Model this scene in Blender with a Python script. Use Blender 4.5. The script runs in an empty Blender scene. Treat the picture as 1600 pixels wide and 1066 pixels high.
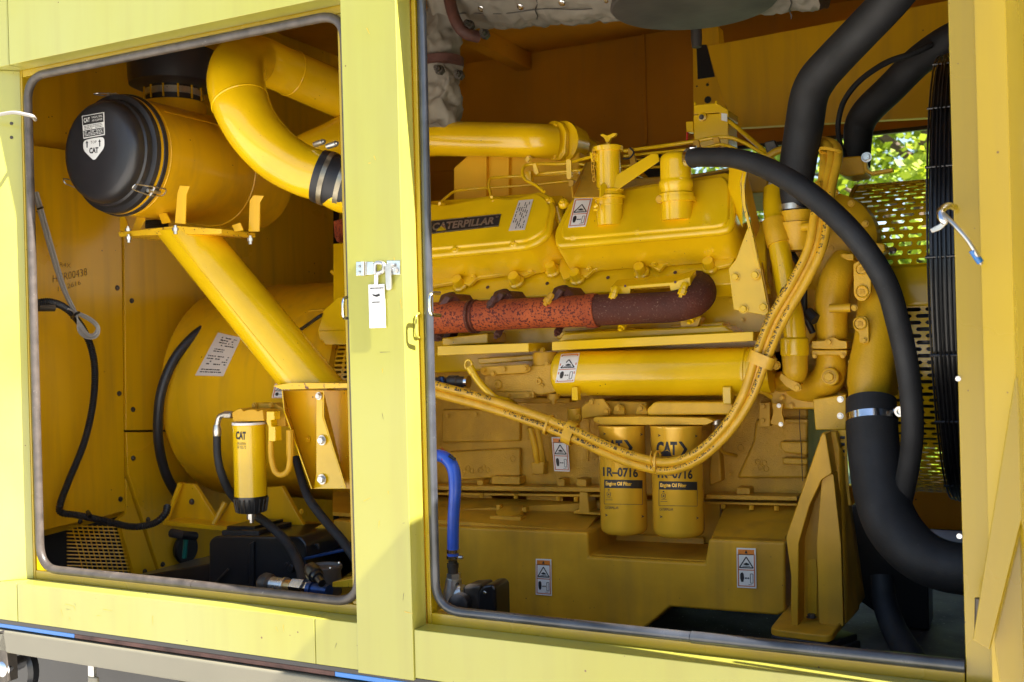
import bpy, bmesh, math, random
from mathutils import Vector as V3, Matrix, Quaternion
random.seed(7)
sc = bpy.context.scene
COL = sc.collection
R = math.radians
# ------------------------------------------------------------------ camera
F = 1640.0; PSI = math.atan(1640/3250.); CAM = V3((0, -1.7, 1.75)); S = .027; CC = math.sqrt(1-S*S)
AX = V3((-math.sin(PSI), math.cos(PSI), 0)); RT = V3((math.cos(PSI), math.sin(PSI), 0)); UP = V3((0, 0, 1))
cam = bpy.data.cameras.new('camera'); cam.lens = 36*F/1600; cam.sensor_width = 36; cam.clip_start = .05; cam.clip_end = 500
cam.dof.use_dof = True; cam.dof.focus_distance = 2.35; cam.dof.aperture_fstop = 7.1
co = bpy.data.objects.new('camera', cam); COL.objects.link(co); sc.camera = co
Xc = RT*CC - UP*S; Yc = RT*S + UP*CC; Zc = -AX
co.matrix_world = Matrix(((Xc.x, Yc.x, Zc.x, CAM.x), (Xc.y, Yc.y, Zc.y, CAM.y), (Xc.z, Yc.z, Zc.z, CAM.z), (0, 0, 0, 1)))
# ------------------------------------------------------------------ light
SUN = V3((.70, -.076, .70)).normalized()
w = bpy.data.worlds.new('World'); sc.world = w; w.use_nodes = True
wn = w.node_tree; bg = wn.nodes['Background']; sky = wn.nodes.new('ShaderNodeTexSky')
sky.sky_type = 'NISHITA'; sky.sun_disc = False; sky.sun_elevation = math.asin(SUN.z); sky.sun_rotation = math.atan2(SUN.x, SUN.y)
sky.dust_density = 1.5
wn.links.new(sky.outputs[0], bg.inputs[0]); bg.inputs[1].default_value = .08
sl = bpy.data.lights.new('sun', 'SUN'); sl.energy = 5; sl.angle = R(.5); sl.color = (1, .96, .9)
so = bpy.data.objects.new('sun', sl); COL.objects.link(so); so.rotation_euler = (-SUN).to_track_quat('-Z', 'Y').to_euler(); so.location = (6, 0, 9)
sc.view_settings.view_transform = 'Standard'; sc.view_settings.look = 'None'; sc.view_settings.gamma = 1
sc.view_settings.exposure = 2.05
sc.render.engine = 'CYCLES'
sc.cycles.max_bounces = 8; sc.cycles.diffuse_bounces = 5; sc.cycles.glossy_bounces = 4
# ------------------------------------------------------------------ pixel -> place
def ray(px, py):
    u = (px-800)/F; v = (533-py)/F
    return AX + RT*(u*CC+v*S) + UP*(-u*S+v*CC)
def P(px, py, Y=0.):
    d = ray(px, py); return CAM + d*((Y-CAM.y)/d.y)
def mpp(p): return (p-CAM).dot(AX)/F          # metres covered by one pixel at a point
class Pl:
    def __init__(s, p, n): s.p = V3(p); s.n = V3(n).normalized()
    def hit(s, px, py):
        d = ray(px, py); return CAM + d*((s.p-CAM).dot(s.n)/d.dot(s.n)), s.n
class Cy:
    def __init__(s, p, d, r): s.p = V3(p); s.d = V3(d).normalized(); s.r = r
    def hit(s, px, py):
        d = ray(px, py); o = CAM-s.p
        dp = d-s.d*d.dot(s.d); op = o-s.d*o.dot(s.d)
        A = dp.dot(dp); B = 2*dp.dot(op); C_ = op.dot(op)-s.r**2; q = B*B-4*A*C_
        t = (-B-math.sqrt(max(q, 0)))/(2*A)
        h = CAM+d*t; n = (h-s.p); n -= s.d*n.dot(s.d)
        return h, n.normalized()
def VP_(Y): return Pl((0, Y, 0), (0, -1, 0))
FR = V3((0, -1, 0))
# ------------------------------------------------------------------ materials
def paint(name, col, rough=.35, var=.12, coat=.3, bump=.0, bscale=300, metal=0., spec=.5, col2=None, nscale=4., speck=None, sscale=60, samt=.5, streak=0., dots=0.):
    m = bpy.data.materials.new(name); m.use_nodes = True; n = m.node_tree; b = n.nodes['Principled BSDF']
    b.inputs['Roughness'].default_value = rough; b.inputs['Metallic'].default_value = metal
    b.inputs['Specular IOR Level'].default_value = spec
    b.inputs['Coat Weight'].default_value = coat; b.inputs['Coat Roughness'].default_value = .12
    tc = n.nodes.new('ShaderNodeTexCoord'); nz = n.nodes.new('ShaderNodeTexNoise')
    geo = n.nodes.new('ShaderNodeNewGeometry')
    n.links.new(geo.outputs['Position'], nz.inputs['Vector']); nz.inputs['Scale'].default_value = nscale; nz.inputs['Detail'].default_value = 5
    mx = n.nodes.new('ShaderNodeMix'); mx.data_type = 'RGBA'
    c = V3(col); d = V3(col2) if col2 else c*(1-var*1.6)
    mx.inputs[6].default_value = (*[min(1, x*(1+var*.5)) for x in c], 1); mx.inputs[7].default_value = (*d, 1)
    rp = n.nodes.new('ShaderNodeMapRange'); rp.inputs[1].default_value = .35; rp.inputs[2].default_value = .7
    n.links.new(nz.outputs[0], rp.inputs[0]); n.links.new(rp.outputs[0], mx.inputs[0])
    out = mx.outputs[2]
    if speck:
        n2 = n.nodes.new('ShaderNodeTexNoise'); n2.inputs['Scale'].default_value = sscale; n2.inputs['Detail'].default_value = 8; n2.inputs['Roughness'].default_value = .65
        n.links.new(geo.outputs['Position'], n2.inputs['Vector'])
        r2 = n.nodes.new('ShaderNodeMapRange'); r2.inputs[1].default_value = samt; r2.inputs[2].default_value = samt+.04
        n.links.new(n2.outputs[0], r2.inputs[0])
        m2 = n.nodes.new('ShaderNodeMix'); m2.data_type = 'RGBA'; m2.inputs[7].default_value = (*speck, 1)
        n.links.new(out, m2.inputs[6]); n.links.new(r2.outputs[0], m2.inputs[0]); out = m2.outputs[2]
    if streak:
        mp = n.nodes.new('ShaderNodeMapping'); mp.inputs['Scale'].default_value = (22, 22, 1.6); n.links.new(geo.outputs['Position'], mp.inputs['Vector'])
        n4 = n.nodes.new('ShaderNodeTexNoise'); n4.inputs['Scale'].default_value = 1.; n4.inputs['Detail'].default_value = 6; n.links.new(mp.outputs[0], n4.inputs['Vector'])
        r4 = n.nodes.new('ShaderNodeMapRange'); r4.inputs[1].default_value = .48; r4.inputs[2].default_value = .75; r4.inputs[4].default_value = streak; n.links.new(n4.outputs[0], r4.inputs[0])
        m4 = n.nodes.new('ShaderNodeMix'); m4.data_type = 'RGBA'; m4.inputs[7].default_value = (.20, .13, .04, 1); n.links.new(out, m4.inputs[6]); n.links.new(r4.outputs[0], m4.inputs[0]); out = m4.outputs[2]
    if dots:
        n5 = n.nodes.new('ShaderNodeTexVoronoi'); n5.inputs['Scale'].default_value = dots; n.links.new(geo.outputs['Position'], n5.inputs['Vector'])
        n6 = n.nodes.new('ShaderNodeTexNoise'); n6.inputs['Scale'].default_value = 9; n.links.new(geo.outputs['Position'], n6.inputs['Vector'])
        mm = n.nodes.new('ShaderNodeMath'); mm.operation = 'MULTIPLY'; n.links.new(n6.outputs[0], mm.inputs[0]); mm.inputs[1].default_value = .16
        lt_ = n.nodes.new('ShaderNodeMath'); lt_.operation = 'LESS_THAN'; n.links.new(n5.outputs['Distance'], lt_.inputs[0]); 
        sb_ = n.nodes.new('ShaderNodeMath'); sb_.operation = 'SUBTRACT'; n.links.new(mm.outputs[0], sb_.inputs[0]); sb_.inputs[1].default_value = .045; n.links.new(sb_.outputs[0], lt_.inputs[1])
        m5 = n.nodes.new('ShaderNodeMix'); m5.data_type = 'RGBA'; m5.inputs[7].default_value = (.14, .07, .02, 1); n.links.new(out, m5.inputs[6]); n.links.new(lt_.outputs[0], m5.inputs[0]); out = m5.outputs[2]
    n.links.new(out, b.inputs['Base Color'])
    rr = n.nodes.new('ShaderNodeMapRange'); rr.inputs[3].default_value = rough*.8; rr.inputs[4].default_value = min(1, rough*1.3)
    n.links.new(nz.outputs[0], rr.inputs[0]); n.links.new(rr.outputs[0], b.inputs['Roughness'])
    if bump:
        n3 = n.nodes.new('ShaderNodeTexNoise'); n3.inputs['Scale'].default_value = bscale; n3.inputs['Detail'].default_value = 3
        n.links.new(geo.outputs['Position'], n3.inputs['Vector'])
        bp = n.nodes.new('ShaderNodeBump'); bp.inputs['Strength'].default_value = bump; bp.inputs['Distance'].default_value = .002
        n.links.new(n3.outputs[0], bp.inputs['Height']); n.links.new(bp.outputs[0], b.inputs['Normal']); n.links.new(bp.outputs[0], b.inputs['Coat Normal'])
    return m
M = {}
M['shell'] = paint('yellow_shell_paint', (.345, .335, .080), .24, .05, .5, bump=.10, bscale=9, nscale=1.3, col2=(.34, .31, .02), streak=.16, dots=26)
M['flange'] = paint('yellow_frame_paint', (.40, .275, .004), .26, .05, .3, bump=.12, bscale=9, nscale=1.8, col2=(.38, .25, .004), streak=.2, dots=30)
M['inner'] = paint('yellow_inner_paint', (.74, .405, .005), .28, .06, .15, spec=.4, bump=.05, bscale=12, nscale=2, streak=.3, dots=22)
M['back'] = paint('yellow_inner_shaded', (.50, .21, .004), .5, .12, 0, spec=.25, nscale=3, streak=.2, dots=20)  # interior yellow browned and darkened: shade of the deep interior put into the colour
M['inner2'] = paint('yellow_inner_matt', (.80, .44, .012), .5, .1, 0, spec=.25, nscale=5)
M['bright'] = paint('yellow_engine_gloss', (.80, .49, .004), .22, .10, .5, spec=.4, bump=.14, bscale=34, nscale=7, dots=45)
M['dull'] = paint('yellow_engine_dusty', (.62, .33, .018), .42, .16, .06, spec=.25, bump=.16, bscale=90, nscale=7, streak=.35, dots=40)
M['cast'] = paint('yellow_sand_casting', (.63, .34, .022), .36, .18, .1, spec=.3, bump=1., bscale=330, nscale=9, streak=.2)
M['castb'] = paint('yellow_casting_clean', (.72, .40, .010), .36, .14, .15, spec=.3, bump=.35, bscale=260, nscale=9, streak=.2, dots=50)
M['filter'] = paint('yellow_filter_can', (.80, .46, .03), .24, .015, .4, metal=.25)
M['hosey'] = paint('yellow_painted_hose', (.78, .43, .02), .38, .12, .2, bump=.1, bscale=150, nscale=30)
M['chip'] = paint('yellow_chipped_edge', (.78, .46, .012), .4, .05, .2, speck=(.14, .035, .02), sscale=70, samt=.575)
M['rubber'] = paint('black_rubber', (.018, .018, .021), .45, .3, .0, bump=.15, bscale=60, nscale=12)
M['hoseb'] = paint('black_matte_hose', (.014, .014, .016), .62, .3, .0, bump=.3, bscale=500, nscale=15, speck=(.05, .05, .055), sscale=140, samt=.68)
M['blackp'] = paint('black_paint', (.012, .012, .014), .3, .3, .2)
M['cap'] = paint('black_plastic_cap', (.022, .020, .022), .36, .3, .1, nscale=5, speck=(.08, .08, .09), sscale=90, samt=.73)
M['seal'] = paint('grey_rubber_seal', (.075, .06, .05), .4, .3, .0, metal=.0, bump=.3, bscale=120, nscale=30, speck=(.16, .14, .12), sscale=130, samt=.64)
M['sealb'] = paint('black_rubber_seal', (.05, .053, .062), .28, .3, .5, bump=.2, bscale=60, nscale=18, speck=(.13, .13, .14), sscale=160, samt=.67)
M['steel'] = paint('galvanised_steel', (.62, .60, .56), .28, .15, 0, metal=.9, nscale=40)
M['chrome'] = paint('bright_steel', (.75, .75, .76), .16, .1, 0, metal=1, nscale=60)
M['darkst'] = paint('dark_steel', (.10, .085, .07), .45, .3, 0, metal=.6, nscale=30)
M['orange'] = paint('orange_manifold_paint', (.44, .092, .022), .62, .15, 0, spec=.25, bump=.5, bscale=200, col2=(.27, .05, .018), speck=(.10, .02, .015), sscale=170, samt=.522, nscale=12)
M['maroon'] = paint('maroon_heat_darkened_manifold', (.10, .026, .014), .65, .3, 0, spec=.25, bump=.9, bscale=200, nscale=9, col2=(.06, .022, .016), speck=(.22, .13, .09), sscale=230, samt=.60)
M['rust'] = paint('rusty_flange', (.10, .04, .03), .6, .35, 0, bump=.5, bscale=90, nscale=20)
M['cloth'] = paint('grey_insulation_cloth', (.25, .225, .18), .6, .15, 0, bump=1., bscale=14, nscale=9, spec=.3)
M['can'] = paint('dark_grey_can', (.075, .068, .06), .5, .2, 0, bump=.2, bscale=80, nscale=8)
M['blue'] = paint('blue_silicone_hose', (.035, .13, .72), .3, .15, .2, nscale=14)
M['blued'] = paint('blue_anodised', (.02, .06, .2), .3, .2, .1, metal=.5, nscale=30)
M['white'] = paint('white_label', (.78, .76, .72), .4, .03, 0)
M['pink'] = paint('pale_label', (.62, .54, .47), .45, .04, 0)
M['ink'] = paint('black_ink', (.02, .018, .018), .5, .1, 0)
M['inkf'] = paint('faded_black_ink', (.05, .035, .02), .6, .3, 0)
M['pen'] = paint('marker_pen', (.14, .07, .02), .6, .3, 0)
M['orangel'] = paint('orange_label_ink', (.75, .22, .02), .4, .04, 0)
M['redl'] = paint('red_label_line', (.55, .16, .06), .4, .04, 0)
M['redi'] = paint('red_ink', (.6, .03, .02), .4, .04, 0)
M['wire'] = paint('grey_wire', (.36, .33, .29), .45, .1, 0)
M['green'] = paint('green_hose', (.01, .16, .12), .4, .2, 0)
M['tan'] = paint('beige_trailer_paint', (.19, .17, .115), .4, .08, .2, nscale=3)
M['dirt'] = paint('dark_floor', (.02, .017, .014), .8, .4, 0, spec=.15, bump=.4, bscale=60, nscale=10, speck=(.2, .2, .2), sscale=130, samt=.64)
M['concrete'] = paint('pale_concrete', (.60, .56, .49), .8, .12, 0, bump=.3, bscale=30, nscale=.7)
M['bluep'] = paint('blue_paint', (.02, .18, .55), .3, .1, .3)
M['brass'] = paint('brass', (.6, .38, .15), .3, .1, 0, metal=.9)
M['leaf'] = paint('leaf', (.16, .26, .02), .5, .3, 0, col2=(.34, .40, .03), nscale=3)
M['plate'] = paint('dusty_grey_plate', (.09, .088, .085), .7, .3, 0, bump=.4, bscale=60, nscale=8, speck=(.2, .19, .18), sscale=90, samt=.62)
M['band'] = paint('dull_steel_band', (.34, .30, .22), .35, .25, 0, metal=.85, nscale=40)
M['dark_ground'] = paint('dark_ground', (.045, .075, .02), .8, .3, 0, nscale=3)
M['bark'] = paint('bark', (.12, .08, .05), .8, .3, 0, bump=.6, bscale=30)
_lb = M['leaf'].node_tree.nodes['Principled BSDF']
_ln = M['leaf'].node_tree; _tr = _ln.nodes.new('ShaderNodeBsdfTranslucent'); _tr.inputs[0].default_value = (.45, .55, .03, 1)
_mxs = _ln.nodes.new('ShaderNodeMixShader'); _mxs.inputs[0].default_value = .4; _ln.links.new(_lb.outputs[0], _mxs.inputs[1]); _ln.links.new(_tr.outputs[0], _mxs.inputs[2])
_ln.links.new(_mxs.outputs[0], _ln.nodes['Material Output'].inputs[0])
# ------------------------------------------------------------------ mesh builder
ORG = {}
class MB:
    def __init__(s): s.v = []; s.f = []; s.m = 0; s.fm = []
    def add(s, vs, fs):
        o = len(s.v); s.v += [V3(x) for x in vs]; s.f += [tuple(i+o for i in f) for f in fs]; s.fm += [s.m]*len(fs); return s
    def prism(s, pts, dvec):
        n = len(pts); dv = V3(dvec)
        return s.add(list(pts)+[V3(p)+dv for p in pts], [tuple(range(n)), tuple(range(2*n-1, n-1, -1))]+[(i, i+n, (i+1) % n+n, (i+1) % n) for i in range(n)])
    def pp(s, px, Y, d):                     # outline in pixels on an upright plane, pushed back d metres
        return s.prism([P(x, y, Y) for x, y in px], (0, d, 0))
    def pl(s, px, pl, d):                    # outline on any plane, pushed back along its normal
        return s.prism([pl.hit(x, y)[0] for x, y in px], -pl.n*d)
    def box(s, a, b):
        (x0, y0, z0), (x1, y1, z1) = a, b
        return s.prism([V3((x0, y0, z0)), V3((x1, y0, z0)), V3((x1, y0, z1)), V3((x0, y0, z1))], (0, y1-y0, 0))
    def tube(s, pts, r, seg=14, caps=True, closed=False):
        pts = [V3(p) for p in pts]; n = len(pts)
        rs = r if isinstance(r, (list, tuple)) else [r]*n
        T = []
        for i in range(n):
            a = pts[(i-1) % n] if (i > 0 or closed) else pts[i]; b = pts[(i+1) % n] if (i < n-1 or closed) else pts[i]
            T.append((b-a).normalized())
        u = T[0].orthogonal().normalized(); vs = []
        for i in range(n):
            u = (u-T[i]*u.dot(T[i])).normalized(); w_ = T[i].cross(u)
            for k in range(seg):
                a = 2*math.pi*k/seg; vs.append(pts[i]+(u*math.cos(a)+w_*math.sin(a))*rs[i])
        fs = []
        for i in range(n if closed else n-1):
            j = (i+1) % n
            for k in range(seg):
                l = (k+1) % seg; fs.append((i*seg+k, i*seg+l, j*seg+l, j*seg+k))
        if caps and not closed:
            fs.append(tuple(range(seg-1, -1, -1))); fs.append(tuple((n-1)*seg+k for k in range(seg)))
        return s.add(vs, fs)
    def lathe(s, p0, axis, prof, seg=32, caps=True, a0=0, a1=2*math.pi, up=None):   # prof: (distance along axis, radius)
        ax = V3(axis).normalized(); u = (V3(up) if up else ax.orthogonal()); u = (u-ax*u.dot(ax)).normalized(); w_ = ax.cross(u); p0 = V3(p0)
        full = abs(a1-a0-2*math.pi) < 1e-6; ns = seg if full else seg+1; vs = []
        for t, r in prof:
            for k in range(ns):
                a = a0+(a1-a0)*k/seg; vs.append(p0+ax*t+(u*math.cos(a)+w_*math.sin(a))*max(r, 1e-5))
        fs = []
        for i in range(len(prof)-1):
            for k in range(seg):
                l = (k+1) % ns; fs.append((i*ns+k, i*ns+l, (i+1)*ns+l, (i+1)*ns+k))
        if caps and full:
            fs.append(tuple(range(ns-1, -1, -1))); fs.append(tuple((len(prof)-1)*ns+k for k in range(ns)))
        return s.add(vs, fs)
    def build(s, name, mat, parent=None, bev=0., ang=38, org=None, seg=2, smooth=True):
        mats = mat if isinstance(mat, (list, tuple)) else [mat]
        if org is None:
            xs = [v.x for v in s.v]; ys = [v.y for v in s.v]; zs = [v.z for v in s.v]
            org = V3(((min(xs)+max(xs))/2, (min(ys)+max(ys))/2, min(zs)))
        org = V3(org); me = bpy.data.meshes.new(name); me.from_pydata([v-org for v in s.v], [], s.f)
        for k in mats: me.materials.append(M[k])
        for i, p in enumerate(me.polygons): p.material_index = s.fm[i]
        bm = bmesh.new(); bm.from_mesh(me); bmesh.ops.recalc_face_normals(bm, faces=bm.faces)
        bm.to_mesh(me); bm.free()
        if smooth:
            for p in me.polygons: p.use_smooth = True
            me.set_sharp_from_angle(angle=R(ang))
        o = bpy.data.objects.new(name, me); COL.objects.link(o); ORG[o] = org
        if parent: o.parent = parent; o.location = org-ORG[parent]
        else: o.location = org
        if bev:
            b = o.modifiers.new('bevel', 'BEVEL'); b.width = bev; b.segments = seg; b.limit_method = 'ANGLE'; b.angle_limit = R(34); b.harden_normals = True
            b.use_clamp_overlap = True
        return o
def thing(name, label, cat, loc, group=None):
    o = bpy.data.objects.new(name, None); COL.objects.link(o); o.location = V3(loc); ORG[o] = V3(loc); o.empty_display_size = .05
    return tag(o, label, cat, group)
def tag(o, label, cat, group=None):
    o['label'] = label; o['category'] = cat
    if group: o['group'] = group
    return o
def struct(o, kind='structure'): o['kind'] = kind; return o
def lab(o, l): o['label'] = l; return o
def smoothp(pts, n=8):
    pts = [V3(p) for p in pts]; q = [pts[0]*2-pts[1]]+pts+[pts[-1]*2-pts[-2]]; out = []
    for i in range(1, len(q)-2):
        for k in range(n):
            t = k/n; a, b, c, d = q[i-1], q[i], q[i+1], q[i+2]
            out.append(.5*((2*b)+(c-a)*t+(2*a-5*b+4*c-d)*t*t+(3*b-a-3*c+d)*t**3))
    out.append(pts[-1]); return out
def path(px, n=8): return smoothp([P(*p) for p in px], n)     # (px, py, Y) ...
def rpath(px, rpx, n=8):
    pts = [P(*p) for p in px]; out = smoothp(pts, n)
    rs = rpx if isinstance(rpx, (list, tuple)) else [rpx]*len(px)
    rm = [r*mpp(p) for r, p in zip(rs, pts)]; rr = []
    for i in range(len(pts)-1):
        for k in range(n): rr.append(rm[i]+(rm[i+1]-rm[i])*k/n)
    rr.append(rm[-1]); return out, rr
def hose(name, px, rpx, mat, parent=None, n=8, seg=14):
    p, r = rpath(px, rpx, n); return MB().tube(p, r, seg).build(name, mat, parent)
def fillet(pts, r, n=6, closed=False):
    pts = [V3(p) for p in pts]; N = len(pts); out = []
    for i in range(N):
        if not closed and i in (0, N-1): out.append(pts[i]); continue
        a, b, c = pts[(i-1) % N], pts[i], pts[(i+1) % N]
        d1 = (a-b); d2 = (c-b); k = min(r, d1.length*.45, d2.length*.45); s_ = b+d1.normalized()*k; e = b+d2.normalized()*k
        for j in range(n+1):
            t = j/n; out.append(s_*(1-t)**2+b*2*t*(1-t)+e*t*t)
    return out
def fil2(px, r, n=4): return [(p.x, p.y) for p in fillet([V3((x, y, 0)) for x, y in px], r, n, True)]
# hex bolts share two meshes
def _bolt_mesh():
    m = MB(); m.lathe((0, 0, 0), (0, 0, 1), [(0, 1.0), (.12, 1.0)], 16)
    m.lathe((0, 0, .12), (0, 0, 1), [(0, .78), (.48, .78), (.58, .66)], 6)
    o = m.build('bolt', 'castb', None, 0, org=(0, 0, 0)); me = o.data; bpy.data.objects.remove(o); return me
BM_ = {}
def bolt(parent, px, py, surf, rpx, mat='castb', name='bolt', label=None):
    if not hasattr(surf, 'hit'): surf = VP_(surf)
    if mat not in BM_:
        me = _bolt_mesh(); me.name = 'bolt_'+mat; me.materials.clear(); me.materials.append(M[mat]); BM_[mat] = me
    h, n = surf.hit(px, py); o = bpy.data.objects.new(name, BM_[mat]); COL.objects.link(o)
    k = rpx*mpp(h); o.parent = parent; o.location = h-ORG[parent]
    q = n.to_track_quat('Z', 'Y') @ Quaternion((0, 0, 1), random.random()*3)
    o.rotation_euler = q.to_euler(); o.scale = (k, k, k)
    if label: o['label'] = label
    return o
# ------------------------------------------------------------------ flat print
_T = {}
def textmesh(s, bold=0.0):
    if (s, bold) in _T: return _T[(s, bold)]
    c = bpy.data.curves.new('t', 'FONT'); c.body = s; c.resolution_u = 3; c.offset = bold; c.fill_mode = 'FRONT' if hasattr(c, 'fill_mode') else c.fill_mode
    o = bpy.data.objects.new('t', c); COL.objects.link(o); bpy.context.view_layer.update()
    me = bpy.data.meshes.new_from_object(o.evaluated_get(bpy.context.evaluated_depsgraph_get()))
    vs = [v.co.copy() for v in me.vertices]; fs = [tuple(p.vertices) for p in me.polygons]
    bpy.data.objects.remove(o); bpy.data.curves.remove(c); bpy.data.meshes.remove(me)
    if vs:
        x0 = min(v.x for v in vs); x1 = max(v.x for v in vs); y0 = min(v.y for v in vs); y1 = max(v.y for v in vs)
        vs = [((v.x-x0)/(x1-x0), (v.y-y0)/(y1-y0)) for v in vs]
    _T[(s, bold)] = (vs, fs); return vs, fs
class Sheet:
    """print laid on a surface: corners tl,tr,br,bl in pixels; u right 0..1, v down 0..1"""
    def __init__(s, q, surf, base=.0012):
        s.q = q; s.s = surf if hasattr(surf, 'hit') else VP_(surf); s.mb = MB(); s.mats = []; s.b = base
    def at(s, u, v, lift):
        a, b, c, d = s.q
        x = (a[0]*(1-u)+b[0]*u)*(1-v)+(d[0]*(1-u)+c[0]*u)*v; y = (a[1]*(1-u)+b[1]*u)*(1-v)+(d[1]*(1-u)+c[1]*u)*v
        h, n = s.s.hit(x, y); return h+n*lift
    def mat(s, m):
        if m not in s.mats: s.mats.append(m)
        s.mb.m = s.mats.index(m)
    def rect(s, u0, v0, u1, v1, m, lv=0, n=6):
        s.mat(m); L = s.b+lv*.0004; vs = []; fs = []
        for j in range(n+1):
            for i in range(n+1): vs.append(s.at(u0+(u1-u0)*i/n, v0+(v1-v0)*j/n, L))
        for j in range(n):
            for i in range(n): a = j*(n+1)+i; fs.append((a, a+1, a+n+2, a+n+1))
        s.mb.add(vs, fs); return s
    def plate(s, m, n=8):                  # the base with a real thickness
        s.mat(m); vs = []; fs = []; K = n+1
        for L in (s.b, s.b-.0011):
            for j in range(K):
                for i in range(K): vs.append(s.at(i/n, j/n, L))
        for j in range(n):
            for i in range(n): a = j*K+i; fs.append((a, a+1, a+K+1, a+K)); a += K*K; fs.append((a, a+K, a+K+1, a+1))
        for i in range(n):
            for a, b in ((i, i+1), (n*K+i, n*K+i+1), (i*K, i*K+K), (i*K+n, i*K+K+n)): fs.append((a, b, b+K*K, a+K*K))
        s.mb.add(vs, fs); return s
    def poly(s, pts, m, lv=1):
        s.mat(m); s.mb.add([s.at(u, v, s.b+lv*.0004) for u, v in pts], [tuple(range(len(pts)))]); return s
    def line(s, pts, wd, m, lv=1, asp=1.):
        for (a, b), (c, d) in zip(pts, pts[1:]):
            dx, dy = c-a, (d-b)*asp; l = math.hypot(dx, dy) or 1; nx, ny = -dy/l*wd/2, dx/l*wd/2/asp
            s.poly([(a+nx, b+ny), (c+nx, d+ny), (c-nx, d-ny), (a-nx, b-ny)], m, lv)
        return s
    def text(s, t, u0, v0, u1, v1, m, lv=1, bold=0.0, shear=0.):
        vs, fs = textmesh(t, bold); s.mat(m)
        s.mb.add([s.at(u0+(u1-u0)*(x+shear*y), v1+(v0-v1)*y, s.b+lv*.0004) for x, y in vs], fs); return s
    def build(s, name, parent=None, label=None):
        o = s.mb.build(name, s.mats, parent, smooth=False)
        if label: o['label'] = label
        return o
def warn(parent, q, surf, name='warning_label', label=None, header=True):
    s = Sheet(q, surf); s.plate('white'); h = .17 if header else .07
    b = .05
    s.rect(b*1.5, .035, 1-b*1.5, h, 'orangel', 1, 3)
    if header: s.poly([(.5, .045), (.58, .13), (.42, .13)], 'ink', 2)
    for r in ((b, h, b*2.2, .96), (1-b*2.2, h, 1-b, .96), (b, .94, 1-b, .965), (b, .535, 1-b, .56), (b, h-.02, 1-b, h)): s.rect(*r, 'redl', 1, 3)
    A = [(.5, .22), (.86, .49), (.14, .49), (.5, .22)]
    s.line(A, .06, 'ink', 2, 2); s.poly([(.34, .4), (.5, .36), (.64, .39), (.66, .42), (.5, .43), (.4, .42)], 'ink', 2)
    s.rect(.3, .445, .7, .46, 'ink', 2, 2)
    s.poly([(.17, .66), (.22, .62), (.30, .61), (.36, .65), (.38, .75), (.33, .85), (.22, .85), (.17, .76)], 'ink', 2)
    s.line([(.42, .75), (.64, .75)], .035, 'ink', 2, 2); s.poly([(.41, .75), (.49, .72), (.49, .78)], 'ink', 3); s.poly([(.66, .75), (.58, .72), (.58, .78)], 'ink', 3)
    s.line([(.70, .64), (.84, .64), (.84, .87), (.70, .87), (.70, .64)], .03, 'ink', 2, 2)
    s.rect(.6, .905, .8, .915, 'ink', 2, 2)
    return s.build(name, parent, label)
def tinytext(s, u0, v0, u1, v1, rows, m='ink', lv=1, dens=.7):
    hgt = (v1-v0)/rows
    for j in range(rows):
        u = u0
        while u < u1-.02:
            w_ = random.uniform(.03, .12)
            if random.random() < dens: s.rect(u, v0+hgt*(j+.25), min(u+w_, u1), v0+hgt*(j+.68), m, lv, 1)
            u += w_+.02
# ================================================================== SETTING
g = MB().add([(-60, -60, 0), (60, -60, 0), (60, 60, 0), (-60, 60, 0)], [(0, 1, 2, 3)]).build('ground', 'concrete'); struct(g)
added_dark_ground = MB().add([(-60, 3.2, .02), (60, 3.2, .02), (60, 59, .02), (-60, 59, .02)], [(0, 1, 2, 3)]).build('added_dark_ground', 'dark_ground'); struct(added_dark_ground)  # darker ground added behind the enclosure to cut sunlight bounced onto its ceiling
def tree(label, x, y, h, cw, seed, n=16000):
    rng = random.Random(seed); t = thing('tree', label, 'tree', (x, y, .02), 'leafy trees beyond the far side of the enclosure')
    m = MB(); top = V3((x+.2, y, h*.8)); base = V3((x, y, 0)); m.tube(smoothp([base, V3((x+.06, y, h*.3)), V3((x-.05, y+.1, h*.55)), top], 6), [.16-.006*i for i in range(19)], 10)
    tips = []
    for k in range(16):
        a = k*2.4; z0 = h*(.22+.035*k); s0 = V3((x, y, z0)); e = s0+V3((math.cos(a)*cw*.8, math.sin(a)*cw*.8, h*.12)); m.tube(smoothp([s0, s0.lerp(e, .5)+V3((0, 0, .12)), e], 5), [.05, .047, .044, .04, .037, .034, .03, .026, .022, .018, .012], 6); tips += [e, s0.lerp(e, .6)]
    m.build('trunk', 'bark', t)
    cl = []
    for k in range(95):
        a = rng.uniform(0, 6.283); z = rng.uniform(.16, 1.0); rad = cw*math.sin(math.pi*min(1, z*.78+.2))**.6*math.sqrt(rng.random())
        cl.append((V3((x+math.cos(a)*rad, y+math.sin(a)*rad, h*z)), rng.uniform(.2, .42)))
    m = MB()
    for i in range(n):
        c, s_ = cl[int(rng.random()*len(cl))]; p = c+V3((rng.gauss(0, 1), rng.gauss(0, 1), rng.gauss(0, .8)))*s_*.6
        d = V3((rng.uniform(-1, 1), rng.uniform(-1, 1), rng.uniform(-.6, .3))).normalized(); u = d.cross(V3((rng.uniform(-1, 1), rng.uniform(-1, 1), rng.uniform(-1, 1)))).normalized(); L = rng.uniform(.07, .12)
        m.add([p, p+d*L*.5+u*L*.36, p+d*L, p+d*L*.5-u*L*.36], [(0, 1, 2, 3)])
    m.build('crown', 'leaf', t, smooth=False)
tree('leafy green tree seen through the far opening above the belt guard', -1.0, 9.0, 5.2, 1.5, 3)
tree('leafy green tree seen through the far opening left of the rear black pipe', -2.55, 10.5, 5.6, 1.5, 5)
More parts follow.
